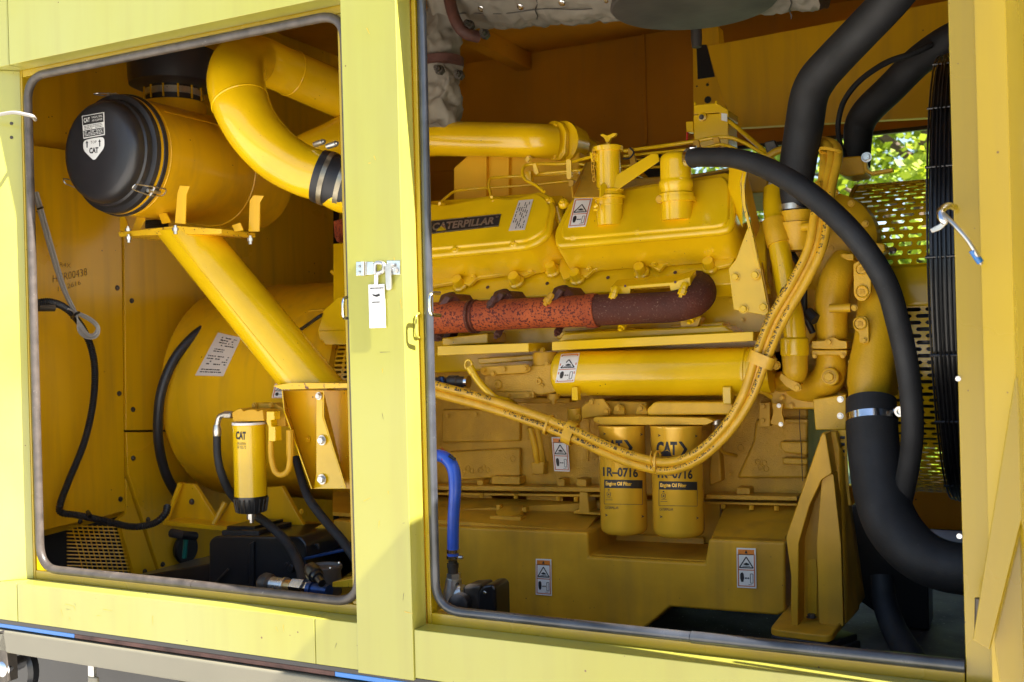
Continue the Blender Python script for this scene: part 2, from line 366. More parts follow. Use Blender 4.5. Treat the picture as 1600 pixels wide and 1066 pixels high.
tree('leafy green tree hidden mostly behind the fan guard', .9, 10.2, 5.4, 1.6, 8, 7000)
# ================================================================== ENCLOSURE
enc = thing('generator_enclosure', 'yellow sheet metal generator enclosure with two open door frames', 'enclosure', (-1.15, 1.1, 1.03))
E0 = V3((0, 0, 0))
def bx(name, a, b, mat='shell', parent=enc, bev=.0015, **k): return MB().box(a, b).build(name, mat, parent, bev=bev, **k)
bx('header_panel', (-2.178, 0, 2.44), (.5, .05, 3.0)); bx('header_panel', (-3.2, 0.001, 2.44), (-2.181, .05, 3.0))
bx('door_post', (-1.2155, -.002, 1.106), (-1.0865, .05, 2.44))
bx('bottom_rail', (-3.2, .002, 1.110), (-2.205, .05, 1.203)); bx('bottom_rail', (-2.203, .002, 1.110), (-1.322, .05, 1.203)); bx('bottom_rail', (-1.3205, .002, 1.110), (-1.216, .05, 1.203))
bx('bottom_rail', (-1.086, .002, 1.110), (-.079, .05, 1.203)); bx('bottom_rail', (-.077, .002, 1.110), (.5, .05, 1.203))
MB().prism([V3((-3.2, .004, 1.2035)), V3((-2.31, -.045, 1.2035)), V3((-2.205, .0505, 1.2035)), V3((-3.2, .0505, 1.2035))], (0, 0, 1.236)).build('side_column', 'shell', enc, bev=.001)
MB().box((-.078, .004, 1.2035), (.5, .05, 2.4395)).build('side_column', 'flange', enc, bev=.001)
# recessed flanges that carry the seals
for a, b in (((-2.24, .051, 1.19), (-2.2, .075, 2.47)), ((-2.1995, .052, 2.424), (-1.2, .075, 2.47)), ((-2.1995, .052, 1.19), (-1.2, .075, 1.224)), ((-1.262, .0515, 1.2245), (-1.2165, .075, 2.4235)),
             ((-1.0855, .051, 1.19), (-1.076, .075, 2.47)), ((-1.0755, .0515, 2.424), (-.08, .075, 2.47)), ((-1.0755, .0515, 1.16), (-.118, .085, 1.224)), ((-.1165, .051, 1.16), (-.03, .085, 2.47))):
    bx('door_flange', a, b, 'flange')
bx('post_inner_channel', (-1.20, .0765, 1.15), (-1.145, .16, 2.6), 'inner')
# seals
def seal(pts, mat, r, nm='door_seal', l=None):
    p = fillet([V3(q) for q in pts], .06, 8); o = MB().tube(p, r, 12).build(nm, mat, enc)
    if l: o['label'] = l
seal([(-1.683, .044, 1.232), (-2.172, .044, 1.232), (-2.172, .044, 2.418), (-1.236, .040, 2.418), (-1.236, .040, 1.232), (-1.6815, .044, 1.232)], 'seal', .0098, l='worn grey rubber seal round the left door opening')
p1 = [(-.118, .05, 1.231), (-.5515, .05, 1.231)], [(-.5525, .05, 1.231), (-1.066, .052, 1.231), (-1.066, .060, 2.43)]
seal(p1[0], 'sealb', .0105); seal(p1[1], 'sealb', .0092, l='black rubber seal up the left side of the right door opening')
for px in (425, 545): pass
# interior shell
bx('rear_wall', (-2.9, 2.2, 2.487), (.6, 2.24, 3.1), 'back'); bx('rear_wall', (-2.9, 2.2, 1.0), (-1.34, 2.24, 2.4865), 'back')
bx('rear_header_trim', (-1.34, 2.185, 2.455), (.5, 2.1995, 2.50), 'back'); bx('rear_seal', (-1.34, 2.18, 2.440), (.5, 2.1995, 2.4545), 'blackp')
bx('rear_sill', (-1.34, 2.2, 1.0), (.6, 2.24, 1.20), 'inner')
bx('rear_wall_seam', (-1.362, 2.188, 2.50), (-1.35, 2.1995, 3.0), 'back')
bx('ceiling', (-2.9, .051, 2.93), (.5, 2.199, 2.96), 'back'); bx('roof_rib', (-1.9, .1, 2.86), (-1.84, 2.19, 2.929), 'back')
bx('floor', (-2.9, .06, 1.03), (.6, 2.199, 1.06), 'dirt')
bx('right_end_wall', (.55, .051, 1.061), (.58, 2.199, 2.92), 'inner')
bx('upper_end_wall', (-2.56, .08, 1.061), (-2.53, 2.199, 2.929), 'inner')
EW = Pl((-2.5, 0, 0), (1, 0, 0))
def ew(px, name, mat='inner', d=.022): return MB().pl(px, EW, d).build(name, mat, enc, bev=.002)
ew([(15, 221), (189, 247), (195.5, 799), (65, 830), (15, 840)], 'end_wall_panel')
ew([(192.2, 190), (521, 300), (521, 670), (197, 672.5)], 'end_wall_panel'); ew([(197.4, 675.5), (521, 673), (521, 925), (254, 906), (200, 738)], 'end_wall_panel')
MB().pl([(180, 170), (530, 290), (530, 930), (212, 903), (190, 805)], Pl((-2.5235, 0, 0), (1, 0, 0)), .004).build('panel_backing', 'blackp', enc)
o = MB()
# mesh grille at the foot of the end wall
GW = Pl((-2.512, 0, 0), (1, 0, 0)); MB().pl([(30, 848), (190, 806), (214, 906), (30, 896)], Pl((-2.5165, 0, 0), (1, 0, 0)), .002).build('grille_backing', 'blackp', enc)
for i in range(13):
    a, b = (112+i*8, 820+i*.2), (132+i*8-(12-i)*.0, 900+i*.8); k = MB()
    o.tube([GW.hit(*a)[0], GW.hit(*b)[0]], .0016, 5)
for j in range(15):
    y = 822+j*5.6; o.tube([GW.hit(105, y-(j*.0))[0], GW.hit(212, y+3)[0]], .0022, 5)
o.build('mesh_grille', 'inner', enc)
ew([(197.0, 747), (249, 906), (212, 903), (185, 812), (197, 802)], 'end_wall_panel')
for x, y in ((183, 450), (205.5, 470), (186, 615), (207.5, 640), (208, 716), (188, 780), (231, 812), (125, 815), (254, 882), (226, 893), (228, 700)):
    if (x, y) != (228, 700): bolt(enc, x, y, EW, 4.2, 'darkst', 'screw')
# marker pen note
for t_, q in (('R4X', [(93, 410), (110, 412), (110, 419), (93, 416)]), ('HCR00438', [(82, 430), (135, 419), (136, 430), (82, 442)]), ('13_2616', [(90, 448), (125, 438), (126, 446), (90, 457)])):
    s = Sheet(q, EW); s.text(t_, 0, 0, 1, 1, 'pen', 1, -.012); s.build('pen_mark', enc)
# hanging air plenum and channel on the right
MB().pp([(1105, 72), (1560, -14), (1560, 178), (1150, 200), (1128, 150)], 1.55, .03).build('air_plenum_panel', 'inner', enc, bev=.002)
MB().pp([(1082, 40), (1122, 40), (1134, 165), (1140, 195), (1083, 200)], 1.60, .06).build('roof_bracket', 'inner', enc, bev=.003)
MB().pp([(1088, 70), (1090, 124), (1117, 120), (1104, 70)], 1.597, .001).build('bracket_slot', 'blackp', enc)
for x, y, r in ((1106, 156, 5.5), (1105.5, 132.5, 2.5), (1089, 135, 1.4)):
    h = P(x, y, 1.5985); MB().lathe(h, (0, -1, 0), [(0, r*mpp(h)), (.0006, r*mpp(h))], 20).build('bracket_hole', 'blackp', enc)
MB().lathe(P(1088, 50, 1.3), (0, 0, 1), [(-.045, .010), (-.045, .014), (-.02, .0165), (.06, .0165)], 18).build('drain_stub', 'can', enc)
rngs = random.Random(11)
for k in range(26):
    x = rngs.uniform(562, 632) if k < 14 else rngs.uniform(60, 540); y = rngs.uniform(30, 960) if k < 14 else 935+(x-60)*.11+rngs.uniform(-6, 25)
    L = rngs.uniform(4, 16); a = rngs.uniform(-.5, .5)+(1.57 if k % 3 else 0); Y = -.0024 if k < 14 else .0016
    p0, p1 = P(x, y, Y), P(x+L*math.cos(a), y+L*math.sin(a), Y); d = (p1-p0).normalized(); sd = V3((d.z, 0, -d.x))*.0005
    MB().add([p0-sd, p0+sd, p1+sd*.4, p1-sd*.4], [(0, 1, 2, 3)]).build('scratch', 'darkst' if k % 4 == 0 else 'inner', enc, smooth=False)
# small fastenings on the frame
for x, y in ((18, 193), (18, 215)): bolt(enc, x, y, Pl((-2.2575, .0028, 0), (.673, -.739, 0)), 2.6, 'darkst', 'screw')
for y in (468, 482): bolt(enc, 660, y, Pl((0, .099, 0), (0, -1, 0)), 4.6, 'flange')
for x, y in ((645, 52), (665, 720), (1497, 592), (1499, 838)):
    bolt(enc, x, y, .048 if x > 1000 else .099, 1.8 if x < 1000 else 4, 'darkst' if x < 1000 else 'chrome', 'screw')
def ubar(name, px, Y, r, mat, l=None, parent=enc):
    p = fillet([P(a, b, Y if len(px[0]) == 2 else 0) for a, b in px] if len(px[0]) == 2 else [P(*q) for q in px], .012, 5)
    o = MB().tube(p, r, 10).build(name, mat, parent)
    if l: o['label'] = l
    return o
ubar('striker_loop', [(687, 458, .03), (672, 458, .0), (672, 492, .0), (688, 493, .03)], 0, .0036, 'chrome', 'bright steel striker loop on the right door seal')
ubar('striker_loop', [(545, 464, .03), (536, 466, .0), (536, 497, .0), (545, 498, .03)], 0, .0030, 'chrome', 'bright steel striker loop on the left door seal')
ubar('hook_loop', [(655, 490, .05), (650, 492, .03), (650, 526, .03), (655, 528, .05)], 0, .0026, 'shell')
# latch and safety tag on the post
lt = thing('padlock_hasp', 'bright steel hasp with rotating lever screwed to the yellow door post', 'hasp', P(590, 440, -.004))
MB().pp([(556, 409), (583, 409), (583, 429), (556, 431)], -.006, .004).build('hinge_plate', 'chrome', lt, bev=.001)
MB().tube([P(568, 409, -.008), P(568, 431, -.008)], .005, 10).build('hinge_pin', 'chrome', lt)
m = MB(); m.tube(fillet([P(586, 429, -.008), P(586, 410, -.008), P(600, 411, -.008), P(600, 424, -.008), P(589, 428, -.008)], .008, 5), .0040, 8); m.build('staple', 'steel', lt)
MB().pp([(604, 407), (625, 407), (625, 429), (604, 430)], -.006, .004).build('mounting_plate', 'chrome', lt, bev=.001)
MB().pp(fil2([(601, 413), (610, 411), (611, 453), (603, 454)], 4), -.012, .005).build('lever', 'steel', lt, bev=.001)
bolt(lt, 618, 422, -.007, 5, 'steel'); bolt(lt, 612, 414, -.012, 3, 'steel', 'rivet'); bolt(lt, 561, 416, -.007, 2, 'steel', 'rivet'); bolt(lt, 561, 425, -.007, 2, 'steel', 'rivet')
tg = thing('safety_tag', 'white paper safety tag hanging on a cable tie from the post hasp', 'tag', P(590, 512, -.006))
s = Sheet([(576, 445), (601, 444), (603, 512), (578, 513)], -.006); s.plate('white'); s.rect(.1, .14, .9, .30, 'white', 1, 2)
tinytext(s, .12, .06, .95, .12, 1, 'ink', 2, .9); s.poly([(.25, .22), (.45, .24), (.7, .21), (.72, .27), (.5, .29), (.35, .27), (.25, .25)], 'ink', 2); s.rect(.2, .40, .7, .42, 'ink', 2, 2)
s.build('tag_card', tg)
MB().tube([P(588, 430, -.010), P(587.5, 446, -.009)], .004, 8).build('cable_tie', 'white', tg)
# right door: stay strip and hinge edge
dr = thing('open_door', 'yellow door edge with a folded sheet metal strip right of the right opening', 'door', P(1570, 1050, -.1))
MB().prism([P(1586, 590, -.06), P(1640, 560, -.06), P(1610, 760, -.06), P(1547, 1016, -.06), P(1520, 1000, -.06)], (.0, .012, 0)).build('door_edge_flange', 'flange', dr, bev=.002)
MB().prism([P(1553, 1000, -.03), P(1660, 560, -.03), P(1660, 1100, -.03), P(1562, 1066, -.03)], (0, .012, 0)).build('door_skin', 'flange', dr, bev=.002)
MB().tube([P(1530, 935, -.02), P(1529, 1000, -.02)], .006, 10).build('door_hinge', 'darkst', dr)
MB().prism([V3((-.035, -.03, 1.16)), V3((.05, -.96, 1.16)), V3((.085, -.955, 1.16)), V3((.0, -.03, 1.16))], (0, 0, 1.31)).build('door_panel', 'flange', dr, bev=.003)
hk = thing('hook_latch', 'bent steel hook latch with wire hanging from the right door frame', 'latch', P(1500, 420, -.0))
MB().tube(path([(1491, 324, .03), (1480, 322, -.0), (1470, 330, -.02), (1472, 342, -.03), (1478, 348, -.03)], 8), .0055, 12).build('hook', 'chrome', hk)
MB().pp([(1453, 358), (1468, 350), (1476, 342), (1481, 348), (1470, 359), (1456, 364)], -.02, .006).build('hook_tongue', 'steel', hk, bev=.001)
MB().tube(path([(1474, 334, -.03), (1490, 350, -.05), (1512, 375, -.06), (1526, 398, -.06), (1533, 412, -.05)], 8), .0032, 10).build('lanyard_wire', 'steel', hk)
MB().tube([P(1519, 391, -.06), P(1532, 410, -.055)], .0050, 10).build('tie_sleeve', 'bluep', hk)
tag(MB().tube(path([(-10, 181, -.02), (20, 176, -.02), (40, 179, -.015), (51, 182, -.01), (55, 187, .02)], 8), .0042, 10).build('grey_cable', 'wire'), 'thin grey cable entering past the upper left door seal', 'cable')
# ================================================================== TRAILER BELOW
tr = thing('trailer_frame', 'beige trailer frame rail and chassis below the enclosure', 'trailer', (-1.2, .2, .4))
bx('edge_strip', (-3.2, .005, 1.099), (.5, .03, 1.1095), 'blackp', tr); bx('painted_stripe', (-3.2, .012, 1.086), (-2.05, .03, 1.0985), 'bluep', tr, label=None) if False else None
bx('painted_stripe', (-3.2, .008, 1.088), (-2.02, .03, 1.0985), 'bluep', tr); bx('painted_stripe', (-2.0195, .008, 1.088), (-1.28, .03, 1.0985), 'rust', tr); bx('painted_stripe', (-1.2795, .008, 1.088), (.5, .03, 1.0985), 'bluep', tr)
bx('frame_rail', (-3.2, .0, 1.030), (.5, .05, 1.0845), 'tan', tr, bev=.006)
bx('rear_cross_member', (-3.2, .30, .3), (.5, .34, 1.0295), 'blackp', tr)
MB().lathe((-1.88, .36, .80), (1, 0, 0), [(0, .22), (.02, .245), (2.4, .245)], 40).build('fuel_tank', 'tan', tr)
bx('hanger_strap', (-1.995, .02, .8), (-1.965, .03, 1.0), 'tan', tr, bev=.004); bx('hanger_hook', (-1.99, .018, 1.0002), (-1.972, .028, 1.0295), 'steel', tr)
MB().lathe(P(30, 1042, .12), (0, -1, 0), [(0, .075), (.02, .078), (.03, .070)], 32).build('wheel_disc', 'blackp', tr)
MB().lathe(P(14, 1042, .02), (.2, -1, 0), [(-.04, .017), (0, .019), (.02, .019), (.024, .012)], 24).build('hub_bolt', 'chrome', tr)
MB().pp([(-20, 990), (6, 985), (10, 1010), (12, 1066), (-20, 1070)], -.0, .03).build('coupling_bracket', 'darkst', tr, bev=.003)
# ================================================================== LEFT BAY
ALY = .955; ALZ = 1.612; ALR = .335; ALX = -2.36
alt = thing('alternator', 'large yellow cylindrical alternator lying behind the left opening', 'alternator', (-1.9, ALY, 1.2))
MB().lathe((ALX, ALY, ALZ), (1, 0, 0), [(0, .30), (0.0, ALR-.012), (.006, ALR-.003), (.015, ALR), (.60, ALR)], 96).build('housing', 'inner', alt)
MB().lathe((ALX+.601, ALY, ALZ), (1, 0, 0), [(0, .3), (0.0, ALR+.012), (.03, ALR+.012), (.03, ALR-.03)], 96).build('housing_rim', 'inner', alt)
MB().lathe((ALX+.632, ALY, ALZ), (1, 0, 0), [(0, .29), (.19, .29)], 64).build('inner_core', 'blackp', alt)
def slotgrid(nu, nv, fn, ku=.5, kv=.3, brick=True, skip=None):
    """sheet of cells with a slot in each; fn(u,v) -> point"""
    m = MB()
    for j in range(nv):
        off = .5*(j % 2) if brick else 0
        for i in range(nu+(1 if brick else 0)):
            a0 = (i-off)/nu; a1 = (i+1-off)/nu; a0c = max(a0, 0); a1c = min(a1, 1)
            if a1c <= a0c: continue
            v0 = j/nv; v1 = (j+1)/nv
            hu0 = a0+(a1-a0)*ku/2; hu1 = a1-(a1-a0)*ku/2; hv0 = v0+(v1-v0)*kv; hv1 = v1-(v1-v0)*kv; q = (a1-a0)*.10; vm = (hv0+hv1)/2
            if hu0 < a0c+.001 or hu1 > a1c-.001 or (skip and skip((a0+a1)/2, vm)):
                m.add([fn(a0c, v0), fn(a1c, v0), fn(a1c, v1), fn(a0c, v1)], [(0, 1, 2, 3)]); continue
            H = [(hu0+q, hv0), (hu1-q, hv0), (hu1, vm), (hu1-q, hv1), (hu0+q, hv1), (hu0, vm)]
            um = (a0+a1)/2
            O = [(a0c, v0), (a1c, v0), (a1c, vm), (a1c, v1), (a0c, v1), (a0c, vm)]
            m.add([fn(*p) for p in O+H], [(k, (k+1) % 6, (k+1) % 6+6, k+6) for k in range(6)])
    return m
def drum(x0, x1, cy, cz, r, a0, a1):
    return lambda u, v: V3((x0+(x1-x0)*u, cy-r*math.cos(a0+(a1-a0)*v), cz+r*math.sin(a0+(a1-a0)*v)))
def solid(o, t):
    md = o.modifiers.new('thickness', 'SOLIDIFY'); md.thickness = t; md.offset = 0
    bm = bmesh.new(); bm.from_mesh(o.data); bmesh.ops.remove_doubles(bm, verts=bm.verts, dist=1e-5); bm.to_mesh(o.data); bm.free(); return o
gr = slotgrid(6, 60, drum(ALX+.634, ALX+.82, ALY, ALZ, ALR-.008, R(-75), R(60)), .16, .22, False).build('vent_grille', 'inner', alt, smooth=False); solid(gr, .003)
MB().lathe((ALX+.821, ALY, ALZ), (1, 0, 0), [(0, .3), (0, ALR), (.02, ALR), (.02, .3)], 96).build('drive_end_ring', 'inner', alt)
for a in (-50, -38, -26, -14):
    c = V3((ALX+.87, ALY-(ALR-.001)*math.cos(R(a)), ALZ+(ALR-.001)*math.sin(R(a)))); n_ = V3((0, -math.cos(R(a)), math.sin(R(a)))); t_ = V3((0, math.sin(R(a)), math.cos(R(a))))
    MB().tube(fillet([c-V3((.02, 0, 0))-t_*.008, c+V3((.02, 0, 0))-t_*.008, c+V3((.02, 0, 0))+t_*.008, c-V3((.02, 0, 0))+t_*.008], .008, 4, True), .0016, 6, closed=True).build('embossed_slot', 'inner', alt)
MB().pp([(455, 487), (473, 482), (505, 476), (545, 474), (545, 500), (490, 500)], .78, .2).build('top_shoulder', 'inner', alt, bev=.006)
# feet
for q, dpt in (([(258, 820), (280, 755), (303, 757), (338, 812), (338, 824)], .015), ([(338, 822), (372, 765), (440, 760), (462, 800), (478, 828)], .015)):
    MB().pp(q, .64, dpt).build('foot_gusset', 'inner', alt, bev=.002)
MB().tube([P(258, 820, .60), P(282, 755, .62)], .0075, 8).build('gusset_edge', 'inner', alt); MB().tube([P(332, 822, .60), P(352, 785, .62)], .0075, 8).build('gusset_edge', 'inner', alt)
MB().pp([(258, 814), (476, 834), (508, 816), (508, 826), (476, 842), (258, 822)], .58, .16).build('foot_rail', 'inner', alt, bev=.003)
bolt(alt, 300, 784, .638, 5, 'darkst'); bolt(alt, 471, 799, .60, 4, 'inner')
s = Sheet([(341, 520), (377, 528), (349, 588), (305, 587)], Cy((0, ALY, ALZ), (1, 0, 0), ALR)); s.plate('pink', 10)
tinytext(s, .25, .06, .9, .30, 4); tinytext(s, .2, .34, .6, .44, 2, dens=.9); tinytext(s, .1, .5, .9, .75, 4, dens=.6); tinytext(s, .1, .82, .9, .94, 2, dens=.9); s.build('specification_label', alt)
warn(alt, [(430, 600), (452, 598), (452, 622), (425, 622)], Cy((0, ALY, ALZ), (1, 0, 0), ALR+.002), header=False)
# terminal box
tb = thing('terminal_box', 'yellow angular terminal box behind the diagonal duct', 'box', P(525, 540, .62))
MB().pp([(496, 516), (505, 485), (528, 464), (580, 464), (580, 539), (512, 539), (498, 530)], .62, .22).build('box_body', 'bright', tb, bev=.004)
MB().pp([(497, 517), (580, 516), (580, 538), (508, 539)], .612, .008).build('box_lip', 'bright', tb, bev=.002)
MB().pp([(468, 500), (482, 484), (505, 482), (500, 538), (470, 538)], .72, .2).build('box_shoulder', 'inner', tb, bev=.004)
tag(hose('black_cable', [(462, 520, .68), (480, 508, .64), (497, 496, .61), (503, 492, .63)], 2.6, 'rubber'), 'thin black cable running to the terminal box', 'cable')
# turbo parts glimpsed
tu = thing('turbo_actuator', 'red painted flange with bolts glimpsed left of the door post', 'actuator', P(535, 480, .9))
MB().pp([(520, 345), (550, 338), (550, 372), (536, 380), (522, 372)], .9, .08).build('red_flange', 'orange', tu, bev=.004); MB().pp([(534, 420), (550, 412), (550, 470), (536, 460)], .9, .08).build('red_body', 'orange', tu, bev=.006)
MB().tube([P(518, 424, .85), P(534, 438, .85)], .006, 8).build('grease_nipple', 'bright', tu); bolt(tu, 530, 374, .89, 5, 'orange')
bx('core_panel', (-1.9, 1.9, 1.5), (-1.2, 1.92, 2.4), 'blackp')
# air cleaner
AC = P(153, 236, .215); ar = 95*mpp(AC)
ac = thing('air_cleaner', 'yellow air cleaner drum with a black cap facing the left opening', 'air cleaner', AC+V3((0, .35, -ar)))
m = MB(); m.lathe(AC+V3((0, .064, 0)), (0, 1, 0), [(0, ar*.9), (0, ar*1.0), (.52, ar*1.0), (.535, ar*.95), (.54, ar*.5)], 72); m.build('drum', 'inner', ac)
m = MB(); m.lathe(AC, (0, 1, 0), [(-.004, .001), (-.004, ar*.40), (-.003, ar*.70), (.0, ar*.765), (.006, ar*.81), (.016, ar*.838), (.030, ar*.85), (.033, ar*.885), (.048, ar*.90), (.050, ar*.985), (.062, ar*1.0), (.064, ar*.975), (.070, ar*.975), (.072, ar*1.02), (.082, ar*1.03), (.086, ar*1.0)], 96); m.build('end_cap', 'cap', ac)
for t in (.098, .42):
    MB().lathe(AC+V3((0, t, 0)), (0, 1, 0), [(-.003, ar*1.0), (-.002, ar*1.010), (.002, ar*1.010), (.003, ar*1.0)], 72, caps=False).build('drum_bead', 'inner', ac)
MB().tube([AC+V3((ar*.71, .12, ar*.705)), AC+V3((ar*.71, .58, ar*.705))], .0012, 6).build('weld_seam', 'inner', ac)
# clips
def clip(ang):
    d = V3((math.cos(ang), 0, math.sin(ang))); t = V3((-math.sin(ang), 0, math.cos(ang))); b = AC+d*ar*.98+V3((0, -.02, 0)); k = ar*.10; m = MB()
    loop = [b+V3((0, .028, 0))+t*k*.5-d*.002, b+V3((0, .028, 0))-t*k*.5-d*.002, b+V3((0, .085, 0))-t*k*.9+d*.006, b+V3((0, .13, 0))-t*k*.7+d*.004, b+V3((0, .13, 0))+t*k*.7+d*.004, b+V3((0, .085, 0))+t*k*.9+d*.006]
    m.tube(fillet(loop, .01, 4, True), .0017, 8, closed=True); m.tube([b+V3((0, .085, 0))-t*k*.8+d*.007, b+V3((0, .085, 0))+t*k*.8+d*.007], .003, 8)
    m.tube([b+V3((0, .07, 0))+d*.005, b+V3((0, .11, 0))+d*.006], .005, 8); m.build('spring_clip', 'steel', ac)
for a in (-42, 95, 205): clip(R(a))
CP = Pl(AC+V3((0, -.0045, 0)), (0, -1, 0))
s = Sheet([(128.5, 181.5), (163, 175.5), (164, 211), (131, 217)], CP); s.plate('white', 3); s.rect(.03, .03, .97, .42, 'ink', 1, 2); s.rect(.03, .66, .97, .96, 'ink', 1, 2)
s.text('CAT', .08, .12, .36, .32, 'white', 2, .03); s.text('RADIAL SEAL', .45, .10, .93, .19, 'white', 2); s.text('AIR CLEANER', .45, .24, .93, .33, 'white', 2)
tinytext(s, .08, .45, .92, .64, 3, 'ink', 2, .85); tinytext(s, .08, .69, .92, .93, 4, 'white', 2, .85); s.build('instruction_label', ac)
s = Sheet([(130, 218), (164, 214), (164, 250), (130, 252)], CP); pts = []
for k, (u, v) in enumerate(fil2([(.02, 0.06), (.5, 0), (.98, 0), (1., .45), (.52, 1.03), (.02, .5)], .16, 4)): pts.append((u, v))
s.poly(pts, 'white', 0); s.text('TOP', .36, .12, .64, .24, 'inkf', 1); s.text('CAT', .30, .42, .72, .68, 'ink', 1, .045)
for u in (.2, .78): s.line([(u, .4), (u, .14)], .05, 'ink', 1); s.poly([(u-.06, .2), (u, .08), (u+.06, .2)], 'ink', 2)
s.build('top_arrow_label', ac)
# intake hood over the cleaner
hd = P(272, 150, .62); hr = 68*mpp(hd)
ih = thing('intake_hood', 'black round rubber intake hood clamped on top of the air cleaner', 'intake hood', hd)
MB().lathe(hd, (0, 0, 1), [(.018, .001), (.018, hr*.78), (.03, hr*.98), (.05, hr*1.0), (.115, hr*1.02), (.125, hr*1.0), (.125, .01)], 64).build('hood', 'cap', ih)
MB().lathe(hd, (0, 0, 1), [(-.025, hr*.62), (.02, hr*.62)], 48).build('hood_neck', 'cap', ih)
MB().lathe(hd, (0, 0, 1), [(-.006, hr*.63), (-.006, hr*.66), (.012, hr*.66), (.012, hr*.63)], 48).build('band_clamp', 'steel', ih)
for a in range(-150, 30, 28):
    d = V3((math.cos(R(a)), math.sin(R(a)), 0)); MB().box(hd+d*hr*.66+V3((-.002, -.002, -.02)), hd+d*hr*.66+V3((.002, .002, .022))).build('clamp_tab', 'inner', ih)
MB().lathe(hd, (0, 0, 1), [(-.08, hr*.7), (-.03, hr*.74), (-.025, hr*.72), (-.022, hr*.6)], 48).build('neck_flange', 'inner', ih)
# cleaner cradle
cr = thing('air_cleaner_bracket', 'yellow bent sheet bracket with chipped edges under the air cleaner', 'bracket', P(300, 366, .45))
MB().pp([(184, 363), (232, 358), (275, 353), (346, 358), (346, 366), (270, 366), (186, 370)], .36, .13).build('tray', 'chip', cr, bev=.001)
for q, Y in (([(187, 332), (192, 332), (203, 360), (187, 362)], .40), ([(205, 362), (213, 340), (226, 337), (226, 345), (218, 360)], .38), ([(247, 333), (260, 333), (267, 348), (253, 350)], .38), ([(273, 349), (277, 302), (281, 290), (296, 291), (291, 304), (289, 350)], .30),
             ([(388, 362), (390, 313), (396, 305), (412, 306), (406, 316), (405, 362)], .42), ([(362, 352), (375, 348), (380, 360), (366, 362)], .40)):
    MB().pp(q, Y, .004).build('strap_leg', 'inner', cr, bev=.001)
for x, y, Y in ((201, 370, .35), (200, 357, .37), (274, 356, .29), (391, 372, .40)): 
    h = P(x, y, Y); m = MB(); m.lathe(h, (0, 0, -1), [(-.006, .004), (.0, .004), (.0, .008), (.008, .008), (.008, .005), (.016, .005)], 6); m.build('hex_bolt', 'steel', cr)
m = MB()
for k in range(4): m.tube([P(228, 346+k*3, .5), P(262, 344+k*3, .5)], .004, 6)
m.build('rubber_pad', 'rubber', cr)
# diagonal duct
dd = thing('diagonal_duct', 'glossy yellow straight duct running diagonally down to the post', 'duct', P(489, 604, .40))
a, b = P(291, 362, .42), P(489, 603, .42); dr_ = 38.5*mpp(a); ax = (b-a).normalized()
vs = []
u_ = ax.orthogonal().normalized(); w_ = ax.cross(u_)
for c0 in (a, b):
    for i in range(64):
        q = c0+(u_*math.cos(i/64*2*math.pi)+w_*math.sin(i/64*2*math.pi))*dr_; q += ax*((c0.z-q.z)/ax.z); vs.append(q)
MB().add(vs, [(i, (i+1) % 64, (i+1) % 64+64, i+64) for i in range(64)]+[tuple(range(64)), tuple(range(64, 128))]).build('duct_tube', 'bright', dd)
MB().tube([a+V3((dr_*.0, -dr_, 0))+ax*.02, b+V3((0, -dr_, 0))-ax*.06], .0010, 6).build('duct_seam', 'bright', dd)
MB().pp([(426, 603), (455, 598), (553, 599), (553, 606), (440, 609)], .34, .17).build('end_flange', 'chip', dd, bev=.001)
# stand
st = thing('duct_stand', 'yellow folded steel stand bolted up under the diagonal duct', 'stand', P(515, 764, .45))
MB().pp([(440, 610), (553, 610), (553, 764), (486, 764), (443, 642)], .46, .006).build('side_plate', 'inner', st, bev=.001)
MB().prism([P(440, 610, .46), P(443, 642, .46), P(486, 764, .46), P(486, 764, .39), P(443, 642, .41), P(440, 610, .41)], (.004, 0, 0)).build('edge_flange', 'bright', st, bev=.001)
MB().pp([(494, 610), (504, 610), (504, 652), (540, 764), (490, 764), (494, 740)], .41, .006).build('front_plate', 'bright', st, bev=.001)
MB().prism([P(504, 610, .41), P(504, 652, .41), P(540, 764, .41), P(540, 764, .37), P(505, 652, .38), P(505, 610, .38)], (.003, 0, 0)).build('edge_flange', 'bright', st, bev=.001)
for x, y, r in ((498, 619, 6), (503, 688, 8), (503, 749, 8)): bolt(st, x, y, .405, r, 'steel')
bolt(st, 481, 687, .455, 5, 'inner'); bolt(st, 531, 749, .44, 3, 'inner'); bolt(st, 541, 714, .45, 2, 'bright', 'rivet')
# intake elbow
ie = thing('intake_elbow', 'large glossy yellow tube bent back on itself beside the air cleaner', 'intake pipe', P(420, 320, .4))
p, r = rpath([(505, 277, .40), (468, 264, .375), (430, 240, .35), (398, 205, .335), (377, 165, .33), (369, 128, .35), (376, 100, .41), (402, 93, .50), (440, 108, .57), (490, 130, .67), (600, 178, .88)], [39, 40, 42, 43, 44.5, 45, 42, 37, 36, 36, 35], 8)
MB().tube(p, r, 56).build('bent_tube', 'bright', ie)
for i in (33, 67):
    d = (p[i+1]-p[i-1]).normalized(); MB().lathe(p[i], d, [(-.003, r[i]*.99), (-.001, r[i]*1.02), (.001, r[i]*1.02), (.003, r[i]*.99)], 56, caps=False).build('weld_ring', 'bright', ie)
d = (p[0]-p[3]).normalized(); k = r[0]
MB().lathe(p[0]-d*.012, d, [(0, k*.9), (0, k*1.07), (.012, k*1.09), (.020, k*1.06), (.065, k*1.06), (.074, k*1.09), (.085, k*1.07), (.085, k*.9)], 56).build('rubber_sleeve', 'rubber', ie)
